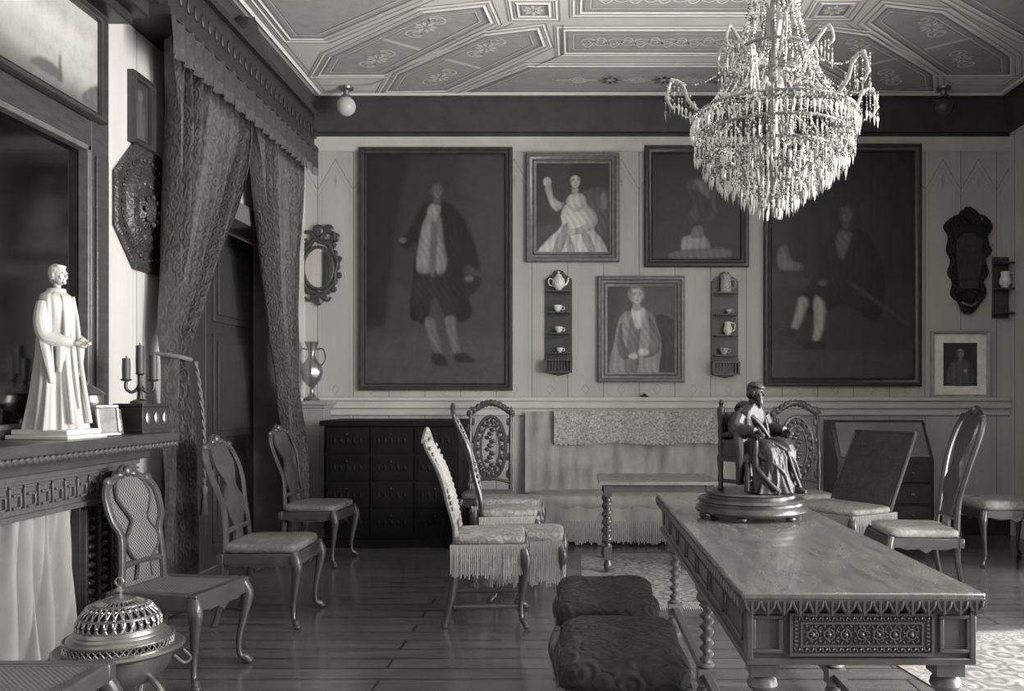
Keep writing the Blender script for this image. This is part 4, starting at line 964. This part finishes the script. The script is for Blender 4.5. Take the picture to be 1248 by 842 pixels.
for i in range(8):
    a=2*pi*i/8; m=M(); m.tube([(0,0,zz(120),.006),(.15*cos(a),.15*sin(a),zz(128),.006),(.345*cos(a),.345*sin(a),zz(143),.006),(.30*cos(a),.30*sin(a),zz(165),.004),(.24*cos(a),.24*sin(a),zz(185),.004),(.10*cos(a),.10*sin(a),zz(222),.004)],6,k=3); obj(m,'spoke',BRASS,r)
pm=M(); pm.octa(0,0,.0,.005,.012); pm.octa(0,0,-.012,.006,.016,1); pm.octa(0,0,-.028,.0065,.060,0,.4,.2)
pend=None
for i in range(84):
    a=2*pi*i/84
    if pend is None: pend=obj(pm,'crystal_pendant',[CRYL,CRYD],r,smooth=0); o=pend
    else: o=pend.copy(); scene.collection.objects.link(o)
    o.location=(.352*cos(a),.352*sin(a),zz(143)-.005); o.rotation_euler=(random.uniform(-.05,.05),random.uniform(-.05,.05),random.uniform(0,3))
m=M()
def strand(x,y,z,l,big=1.0,M_=None):
    mm=M_ or m; zc=z
    while zc>z-l+.045:
        b=random.uniform(.009,.012)*big; mm.octa(x,y,zc,.0042*big,b,random.choice((0,1)),random.random()*2,.5); zc-=b
    mm.octa(x,y,zc,.0058*big,.05*big,random.choice((0,0,1)),random.random()*2,.2)
for rr,py,n,l in ((.335,146,84,.17),(.30,165,84,.17),(.27,175,76,.15),(.24,185,70,.15),(.205,195,60,.14),(.17,205,52,.13),(.135,214,42,.12),(.10,222,32,.12),(.06,226,18,.13),(.03,228,8,.135),(.15,62,34,.11),(.12,92,28,.1),(.10,-5,26,.09)):
    for i in range(n):
        a=2*pi*(i+random.uniform(-.2,.2))/n; strand(rr*cos(a),rr*sin(a),zz(py)+random.uniform(-.005,.005),l*random.uniform(.85,1.1))
def beads(p,q,sag,n,b=.0052,M_=None):
    mm=M_ or m; n=int(n*1.3)
    for i in range(n+1):
        t=i/n; x=p[0]+(q[0]-p[0])*t; y=p[1]+(q[1]-p[1])*t; z=p[2]+(q[2]-p[2])*t-sag*4*t*(1-t); mm.octa(x,y,z,b,b*2.1,random.choice((0,0,1)),random.random()*2,.5)
for i in range(36):
    a=2*pi*i/36; c,s_=cos(a),sin(a)
    beads((.15*c,.15*s_,zz(62)),(.345*c,.345*s_,zz(143)),.05,24)
    if i%2==0:
        beads((.05*c,.05*s_,zz(-60)),(.15*c,.15*s_,zz(62)),.03,22); beads((.10*c,.10*s_,zz(-5)),(.15*c,.15*s_,zz(62)),.01,14)
        a2=a+2*pi/18; beads((.345*c,.345*s_,zz(143)),(.345*cos(a2),.345*sin(a2),zz(143)),.04,10)
        beads((.12*c,.12*s_,zz(92)),(.25*c,.25*s_,zz(120)),.03,10)
obj(m,'crystal_drops',[CRYL,CRYD],r,kind='stuff',smooth=0)
GA=mat('glass_arm',.5,.08,var=.1,bump=0,spec=1,trans=.35)
for i in range(6):
    a0=pi*i/3+.12
    am=M(); P=[(.10,112),(.20,118),(.30,140),(.37,128),(.40,108),(.445,104),(.465,125),(.44,138)]
    am.tube([(q,0,zz(py),.010-.0006*k) for k,(q,py) in enumerate(P)],8,k=5)
    for q,py in ((.40,108),(.445,104),(.465,125),(.35,133)): am.ell((q,0,zz(py)),(.012,.012,.012),8,6)
    arm=obj(am,'chandelier_arm',GA,r,rot=(0,0,a0))
    m=M()
    for k in range(9):
        t=k/8; q=.33+.14*t; z=zz(135-32*sin(pi*min(1,t*1.1)*.62)); strand(q,random.uniform(-.01,.01),z,.10+.05*t,1.1)
    beads((.465,0,zz(110)),(.35,.0,zz(143)),.05,12); beads((.15,0,zz(62)),(.43,0,zz(104)),.06,20)
    obj(m,'crystal_drops',[CRYL,CRYD],arm,kind='stuff',smooth=0)
for i in range(6):
    a0=pi*i/3+.5
    am=M(); am.tube([(.05,0,zz(80),.008),(.12,0,zz(78),.008),(.19,0,zz(58),.008),(.235,0,zz(45),.007),(.255,0,zz(62),.006),(.23,0,zz(70),.005)],8,k=5); arm=obj(am,'chandelier_arm',GA,r,rot=(0,0,a0))
    m=M()
    for k in range(5): strand(.19+.015*k,0,zz(52+3*k),.07+.01*k)
    obj(m,'crystal_drops',[CRYL,CRYD],arm,kind='stuff',smooth=0)

# ---------------------------------------------------------------- sculptures
def fig_head(m,c,r,T,beard=False,cap=False,hair=True):
    def E(o,q):
        p=T@Vector(o); m.ell((c[0]+p.x*r,c[1]+p.y*r,c[2]+p.z*r),(q[0]*r,q[1]*r,q[2]*r),14,10,T=T)
    E((0,0,.1),(.80,.93,1.0)); E((0,-.25,-.35),(.58,.63,.7)); E((0,-.98,-.08),(.13,.26,.22)); E((0,-.88,.22),(.5,.18,.10)); E((0,-.86,-.45),(.3,.12,.08)); E((0,-.80,-.75),(.26,.22,.2))
    E((.82,.1,0),(.12,.2,.28)); E((-.82,.1,0),(.12,.2,.28)); E((0,.15,-1.0),(.42,.42,.6))
    E((.42,-.70,-.2),(.2,.15,.2)); E((-.42,-.70,-.2),(.2,.15,.2))
    if hair: E((0,.22,.32),(.90,.92,.86)); E((.62,.3,-.05),(.30,.48,.5)); E((-.62,.3,-.05),(.30,.48,.5)); E((0,.6,-.35),(.6,.42,.5)); E((.2,-.35,.85),(.5,.4,.22)); E((-.25,-.3,.88),(.45,.35,.2))
    if beard: E((0,-.75,-1.0),(.45,.35,.6)); E((0,-.75,-1.4),(.25,.25,.4))
    if cap: E((0,.05,.75),(1.0,1.1,.4)); E((0,.05,1.0),(.75,.8,.35))
def hand(m,p,d,up,s):
    d=Vector(d).normalized(); up=Vector(up).normalized(); side=d.cross(up).normalized(); p=Vector(p)
    m.tube([tuple(p)+(.28*s,),tuple(p+d*.5*s)+(.36*s,),tuple(p+d*.9*s)+(.34*s,)],8,k=3,flat=.7)
    for i,l in enumerate((.75,.9,.85,.65)):
        b=p+d*.85*s+side*(i-1.5)*.2*s
        m.tube([tuple(b)+(.11*s,),tuple(b+d*l*.5*s)+(.1*s,),tuple(b+d*l*.85*s-up*.35*s)+(.085*s,)],6,k=3)
    b=p+d*.3*s-side*.3*s; m.tube([tuple(b)+(.13*s,),tuple(b+d*.35*s-side*.25*s)+(.11*s,),tuple(b+d*.7*s-side*.25*s)+(.09*s,)],6,k=3)

SX,SY=-2.42,4.02
r=thing('robed_statuette','white plaster statuette of standing robed person on mantel','statuette',(SX,SY,1.2),FACE(-6)); r.scale=(.86,.86,.99)
m=M(); m.box(-.16,.16,-.19,.17,0,.02); m.box(-.14,.14,-.17,.15,.02,.045); obj(m,'statuette_base',MARB,r,bev=.005)
m=M(); z0=.04
prof=[(0,.135,.15,0),(.03,.13,.145,0),(.15,.112,.12,0),(.3,.098,.10,0),(.42,.092,.088,.0),(.52,.10,.085,-.005),(.58,.106,.078,-.01),(.625,.095,.066,-.005),(.645,.060,.05,0),(.66,.035,.035,-.005)]
P=crs(prof,6); R=[]
def fold(a,z,k): return (.013*k+.002)*(sin(6*a+z*2.1)*.5+sin(13*a+1.3+1.2*sin(z*5+a))*.6+sin(21*a-z*4+.7)*.35)
for z,rx,ry,yo in P:
    k=max(0,1-z/.62)
    R.append([( (rx+fold(a,z,k))*cos(a), yo+(ry+fold(a,z,k))*sin(a), z0+z) for a in [2*pi*j/200 for j in range(200)]])
m.rings(R)
for s in (-1,1):
    m.tube([(s*.04,-.07,z0+.63,.010),(s*.05,-.092,z0+.5,.010),(s*.058,-.108,z0+.3,.011),(s*.07,-.150,z0+.03,.013)],8,k=6)
m.tube([(0,-.08,z0+.6,.008),(0,-.094,z0+.4,.006),(.0,-.14,z0+.1,.009)],8,k=5)
for s in (-1,1):
    m.tube([(s*.090,.005,z0+.59,.032),(s*.116,.0,z0+.51,.034),(s*.114,-.025,z0+.435,.036),(s*.08,-.09,z0+.415,.030),(s*.045,-.13,z0+.412,.022)],12,k=5)
    m.tube([(s*.108,-.015,z0+.43,.034),(s*.105,-.035,z0+.36,.034),(s*.10,-.045,z0+.28,.026),(s*.096,-.05,z0+.22,.012)],12,k=5,flat=.7)
    m.tube([(s*.075,-.085,z0+.40,.026),(s*.078,-.085,z0+.34,.020),(s*.08,-.082,z0+.27,.010)],10,k=4)
    for q in range(5): m.tube([(s*(.122-.010*q),.0-.020*q,z0+.50-.012*q,.003),(s*(.140-.014*q),-.015-.022*q,z0+.42,.005),(s*(.128-.012*q),-.04-.012*q,z0+.30,.004)],6,k=3)
hand(m,(.04,-.14,z0+.412),(-.45,-.8,0),(0,0,1),.034); hand(m,(-.035,-.14,z0+.405),(.45,-.8,-.1),(0,0,1),.034)
m.tube([(.035,-.165,z0+.41,.008),(0,-.195,z0+.405,.009),(-.03,-.21,z0+.40,.007)],8,k=2)
fig_head(m,(0,-.015,z0+.728),.046,Matrix.Rotation(radians(-4),3,'Z'))
for z in (.658,.645): m.tube([(.040*cos(a),.040*sin(a)-.005,z0+z,.008) for a in [2*pi*j/16 for j in range(17)]],6,k=1)
obj(m,'statuette_figure',MARB,r,remesh=.0026,smooth=80,its=1)

BX,BYY=.905,4.42
r=thing('bronze_sculpture','dark bronze sculpture of bearded person seated in armchair','sculpture',(BX,BYY,TZ),FACE(-50))
m=M(); m.lathe([(.001,.028),(.275,.028),(.283,.04),(.278,.055),(.262,.07),(.262,.082),(.272,.088),(.262,.10),(.225,.105),(.225,.118),(.235,.125),(.225,.135),(.001,.135)],n=48)
for i in range(6):
    a=2*pi*i/6+.5; m.ell((.25*cos(a),.25*sin(a),.015),(.026,.026,.0145),12,8)
obj(m,'sculpture_base',mat('bronze_base',.06,.3,metal=.6,var=.5,scale=12,spec=.6),r)
b0=.135
m=M()
cw=.115
for sx,sy,h in ((-cw,.10,.46),(cw,.10,.46),(-cw,-.12,.29),(cw,-.12,.29)):
    pr=[(.013,0),(.019,.01),(.014,.03),(.019,.06),(.013,.09),(.019,.13),(.019,.17),(.013,.19),(.018,.22),(.013,.26)]
    if h>.3: pr+=[(.018,.3),(.014,.33),(.018,.37),(.02,.40),(.02,.42),(.008,.432),(.015,.448),(.003,.465)]
    else: pr+=[(.016,.28),(.001,.285)]
    m.lathe(pr,(sx,sy,b0),12)
m.box(-.13,.13,-.135,.115,b0+.15,b0+.175)
for s in (-1,1):
    m.tube([(s*cw,.10,b0+.28,.014),(s*(cw+.004),0,b0+.29,.016),(s*(cw+.004),-.13,b0+.285,.016),(s*(cw+.004),-.150,b0+.27,.017)],8,k=4); m.box(s*cw-.006,s*cw+.006,-.12,.10,b0+.04,b0+.06)
    m.box(s*cw-.005,s*cw+.005,-.12,.10,b0+.17,b0+.26)
m.box(-cw,cw,.095,.107,b0+.175,b0+.40); m.box(-cw,cw,-.126,-.114,b0+.04,b0+.06)
obj(m,'armchair',BRONZ,r,bev=.002)
m=M()
m.rings([[ ((rx+.004*sin(7*a+z*30)+.003*sin(13*a))*cos(a), y+(ry+.005*sin(5*a+1))*sin(a), b0+z) for a in [2*pi*j/48 for j in range(48)]] for z,rx,ry,y in ((.15,.105,.09,.02),(.20,.100,.080,.03),(.26,.096,.072,.03),(.32,.102,.068,.020),(.37,.108,.062,.008),(.405,.096,.054,.0),(.43,.055,.042,-.008),(.447,.030,.032,-.014))])
for s,ky,kz,fy in ((-1,-.155,.205,-.14),(1,-.175,.215,-.20)):
    m.tube([(s*.05,.02,b0+.2,.054),(s*.058,-.09,b0+kz+.01,.05),(s*.060,ky,b0+kz,.045),(s*.060,ky-.005,b0+.12,.040),(s*.062,fy,b0+.04,.028)],12,k=5)
    m.tube([(s*.055,fy-.03,b0+.014,.016),(s*.060,fy-.065,b0+.014,.017),(s*.064,fy-.09,b0+.01,.010)],8,k=4)
    m.tube([(s*.092,.0,b0+.388,.036),(s*.122,.0,b0+.335,.040),(s*.128,-.03,b0+.305,.040),(s*.122,-.085,b0+.308,.032),(s*.118,-.125,b0+.308,.020)],10,k=5)
    hand(m,(s*.118,-.13,b0+.308),(0,-1,-.25),(0,0,1),.030)
    m.tube([(s*.130,-.03,b0+.30,.040),(s*.136,-.045,b0+.22,.038),(s*.136,-.045,b0+.13,.030),(s*.134,-.035,b0+.04,.022)],10,k=4,flat=.7)
R=[]
for z,y,rx,ry in ((.25,-.06,.085,.06),(.23,-.11,.108,.078),(.18,-.138,.112,.078),(.12,-.14,.115,.078),(.06,-.14,.128,.088),(.004,-.14,.150,.105)):
    w=max(0,(.26-z))/.26
    R.append([((rx+.011*w*sin(4*a+z*26)+.008*w*sin(9*a+1.7-z*22)+.004*sin(17*a+z*9))*cos(a)+.01*w, y+(ry+.011*w*sin(4*a+z*26+.7)+.008*w*sin(10*a-z*18)+.004*sin(19*a))*sin(a), b0+z) for a in [2*pi*j/96 for j in range(96)]])
m.rings(R)
for P in ([(-.09,-.05,.26,.013),(-.03,-.16,.25,.012),(.05,-.215,.18,.011),(.12,-.21,.07,.011)],[(-.10,-.02,.23,.014),(-.10,-.15,.18,.013),(-.04,-.215,.12,.012),(.03,-.235,.03,.013)],[(-.11,-.06,.20,.013),(-.12,-.16,.10,.012),(-.08,-.225,.02,.014)],
          [(.095,-.02,.25,.015),(.125,-.12,.17,.014),(.150,-.16,.02,.017)],[(-.105,-.02,.25,.015),(-.13,-.08,.15,.014),(-.155,-.10,.01,.017)],[(.02,-.21,.21,.009),(.04,-.23,.12,.010),(.08,-.25,.01,.012)],[(-.02,-.2,.2,.009),(-.02,-.225,.1,.009),(.0,-.245,.01,.011)],
          [(-.08,.01,.415,.014),(-.03,-.055,.36,.014),(.04,-.075,.28,.013),(.08,-.07,.22,.012)],[(.085,.01,.415,.014),(.05,-.05,.36,.012),(.055,-.07,.27,.011)]):
    m.tube([(x,y,b0+z,r_) for x,y,z,r_ in P],8,k=5)
m.tube([(0.05,.03,b0+.412,.032),(0,.045,b0+.428,.032),(-.05,.03,b0+.412,.032)],8,k=4)
fig_head(m,(0,-.03,b0+.500),.043,Matrix.Rotation(radians(24),3,'Z')@Matrix.Rotation(radians(10),3,'X'),beard=True,cap=True)
obj(m,'seated_figure',BRONZ,r,remesh=.0030,smooth=80,its=1)

# ---------------------------------------------------------------- mantel ornaments
for (x,y,w_,h_,rz) in ((-2.30,4.26,.12,.155,62),(-2.36,4.42,.10,.13,70)):
    r=thing('picture_frame','small standing silver frame with portrait photograph','picture frame',(x,y,1.2),radians(rz),'small silver frames on the mantel')
    T=Matrix.Rotation(radians(-10),4,'X')
    m=M(); t=.016
    for a,b,c,d in ((-w_/2,w_/2,0,t),(-w_/2,w_/2,h_-t,h_),(-w_/2,-w_/2+t,t,h_-t),(w_/2-t,w_/2,t,h_-t)): m.box(a,b,-.012,0,c,d,T=T)
    obj(m,'frame',SILV,r,bev=.003)
    m=M(); m.box(-w_/2+t,w_/2-t,-.006,-.002,t,h_-t,T=T); obj(m,'photo',mat('photo_print',.16,.4,var=.8,scale=18,bump=0),r)
    m=M(); m.box(-w_*.2,w_*.2,.001,.004,.01,h_*.8,T=Matrix.Translation((0,.045,0))@Matrix.Rotation(radians(14),4,'X')); obj(m,'stand',DARK,r)
r=thing('silver_goblet','dark silver covered goblet on mantel','goblet',(-2.49,4.40,1.2))
m=M(); m.lathe([(.001,0),(.055,0),(.05,.015),(.02,.03),(.015,.08),(.03,.1),(.07,.13),(.08,.17),(.075,.2),(.085,.21),(.06,.23),(.03,.25),(.01,.26),(.015,.275),(.001,.285)],n=24,fn=lambda a,z:1+.04*sin(a*10)*(.1<z<.2)); obj(m,'goblet_body',SILV,r)
r=thing('keepsake_box','dark wooden box with silver mounts on mantel','box',(-2.32,4.63,1.2),radians(80))
m=M(); m.box(-.11,.11,-.08,.08,.012,.14); m.box(-.118,.118,-.088,.088,0,.02); m.box(-.118,.118,-.088,.088,.14,.158); obj(m,'box_body',DARK,r,bev=.003)
for x in (-.07,0,.07): m=M(); m.ell((x,-.083,.08),(.018,.006,.035),10,6); obj(m,'box_mount',SILV,r)
r=thing('candelabra','dark three-branched candelabra with candles on box','candelabra',(-2.33,4.62,1.358))
m=M(); m.lathe([(.001,0),(.05,0),(.045,.012),(.015,.025),(.012,.06),(.022,.08),(.012,.1),(.012,.15),(.026,.16),(.001,.16)],n=16)
for s in (-1,1): m.tube([(0,0,.09,.009),(s*.03,s*.02,.06,.009),(s*.055,s*.035,.08,.009),(s*.055,s*.035,.12,.010)],8,k=4); m.lathe([(.001,.115),(.024,.12),(.028,.13),(.001,.13)],(s*.055,s*.035,0),14)
obj(m,'candelabra_body',BRONZ,r)
for x,y,z,h in ((0,0,.16,.15),(.055,.035,.13,.13),(-.055,-.035,.13,.11)):
    m=M(); m.lathe([(.020,z),(.021,z+h*.5),(.02,z+h),(.004,z+h+.003),(.002,z+h+.015)],(x,y,0),12); obj(m,'candle',CANDLE,r)

# ---------------------------------------------------------------- brazier
r=thing('brazier','domed pierced brass brazier on scrolled tripod stand','brazier',(-1.69,3.2,0)); r.scale=(.92,.92,.95)
m=M(); m.lathe([(.001,.34),(.08,.345),(.15,.37),(.19,.42),(.20,.47),(.235,.48),(.245,.492),(.235,.50),(.19,.495),(.17,.45),(.001,.40)],n=48); obj(m,'bowl',BRASS,r)
m=M(); n=52
for i in range(n):
    a=2*pi*i/n; a2=a+2*pi/n
    m.tube([(.20*cos(a),.20*sin(a),.50,.003),(.20*cos(a2),.20*sin(a2),.53,.003)],5,k=1); m.tube([(.20*cos(a2),.20*sin(a2),.50,.003),(.20*cos(a),.20*sin(a),.53,.003)],5,k=1)
for z in (.498,.532): m.tube([(.20*cos(2*pi*i/n),.20*sin(2*pi*i/n),z,.006) for i in range(n+1)],6,k=1)
obj(m,'gallery',SILV,r)
m=M(); m.lathe([(.195,.53),(.19,.54),(.175,.548),(.172,.556),(.165,.56),(.16,.575),(.155,.58)],n=48,cap=False)
def dp(t):
    a=t*pi/2; return (.155*cos(a)**.8, .575+.105*sin(a))
N_=30
for i in range(N_):
    a=2*pi*i/N_
    m.tube([(dp(t)[0]*cos(a+.09*sin(t*7)),dp(t)[0]*sin(a+.09*sin(t*7)),dp(t)[1],.0055-.003*t) for t in (0,.2,.4,.6,.8)],6,k=3)
    m.tube([(dp(t)[0]*cos(a+pi/N_-.09*sin(t*7)),dp(t)[0]*sin(a+pi/N_-.09*sin(t*7)),dp(t)[1],.005-.003*t) for t in (0,.2,.4,.6,.8)],6,k=3)
    for tt in (.14,.5): q,z=dp(tt); m.ell((q*cos(a+.05),q*sin(a+.05),z),(.007,.007,.009),6,5)
for t in (.0,.27,.62,.82):
    q,z=dp(t); m.tube([(q*cos(2*pi*i/32),q*sin(2*pi*i/32),z,.0065) for i in range(33)],6,k=1)
m.lathe([(.055,.668),(.05,.68),(.02,.69),(.012,.70),(.022,.712),(.012,.724),(.006,.73)],n=20)
m.tube([(.016*cos(2*pi*i/16),0,.746+.016*sin(2*pi*i/16),.0035) for i in range(17)],6,k=1)
obj(m,'pierced_lid',BRASS,r)
m=M(); m.lathe([(.145,.57),(.14,.61),(.11,.645),(.05,.665),(.001,.667)],n=24); obj(m,'lid_inner_dark',DARK,r)  # near-black shell added as painted shade inside the pierced lid
for s in (-1,1):
    m=M(); m.tube([(s*.24,-.04,.47,.006),(s*.275,-.03,.44,.006),(s*.275,.03,.44,.006),(s*.24,.04,.47,.006)],8,k=5); obj(m,'handle',BRASS,r)
for i in range(3):
    a=2*pi*i/3-.4; c,s_=cos(a),sin(a)
    m=M(); m.tube([(.16*c,.16*s_,.40,.013),(.24*c,.24*s_,.33,.013),(.20*c,.20*s_,.2,.011),(.17*c,.17*s_,.1,.011),(.25*c,.25*s_,.015,.013)],8,k=5); m.ell((.255*c,.255*s_,.016),(.022,.022,.015),8,6); obj(m,'leg',BRASS,r)

# ---------------------------------------------------------------- rugs
def rug(label,cx,cy,w,d,rz=0):
    r=thing('rug',label,'rug',(cx,cy,0),rz); m=M(); m.box(-w/2,w/2,-d/2,d/2,.0005,.006); obj(m,'rug_border',RUGL,r)
    m=M(); m.box(-w/2+.16,w/2-.16,-d/2+.16,d/2-.16,.006,.0075); obj(m,'rug_field',RUG,r)
    m=M(); n=int(w/.014)
    for i in range(n):
        for s in (-1,1): x=-w/2+i*w/n; m.add([(x,s*d/2,.005),(x+.011,s*d/2,.005),(x+.006,s*(d/2+.08+.01*random.random()),.002)],[(0,1,2)])
    obj(m,'fringe',SILK,r,kind='stuff',smooth=0)
rug('pale patterned rug under the side table',.78,6.62,1.45,1.9)
rug('pale patterned rug beside the long table',2.45,4.30,1.5,1.5,radians(8))

# ---------------------------------------------------------------- light
def area(name,loc,rot,sx,sy,p,col=(1,.985,.95)):
    l=bpy.data.lights.new(name,'AREA'); l.shape='RECTANGLE'; l.size=sx; l.size_y=sy; l.energy=p; l.color=col
    o=bpy.data.objects.new(name,l); scene.collection.objects.link(o); o.location=loc; o.rotation_euler=rot
for (a,b,z0,z1),p in zip(WINS,(440,820,150)):
    area('window_light',(RX+.32,(a+b)/2,(z0+z1)/2),(0,radians(90),0),z1-z0,b-a,p)
w=bpy.data.worlds.new('w'); scene.world=w; w.use_nodes=True
w.node_tree.nodes['Background'].inputs[0].default_value=(1,.98,.95,1); w.node_tree.nodes['Background'].inputs[1].default_value=.28

cam=bpy.data.cameras.new('cam'); co=bpy.data.objects.new('camera',cam); scene.collection.objects.link(co); scene.camera=co
co.location=(0,0,H); co.rotation_euler=(radians(90),0,0)
cam.sensor_width=36; cam.lens=F/1248*36; cam.shift_x=(624-CX)/1248; cam.shift_y=(CY-421)/1248; cam.clip_start=.05
scene.view_settings.view_transform='Standard'
scene.view_settings.gamma=1.18
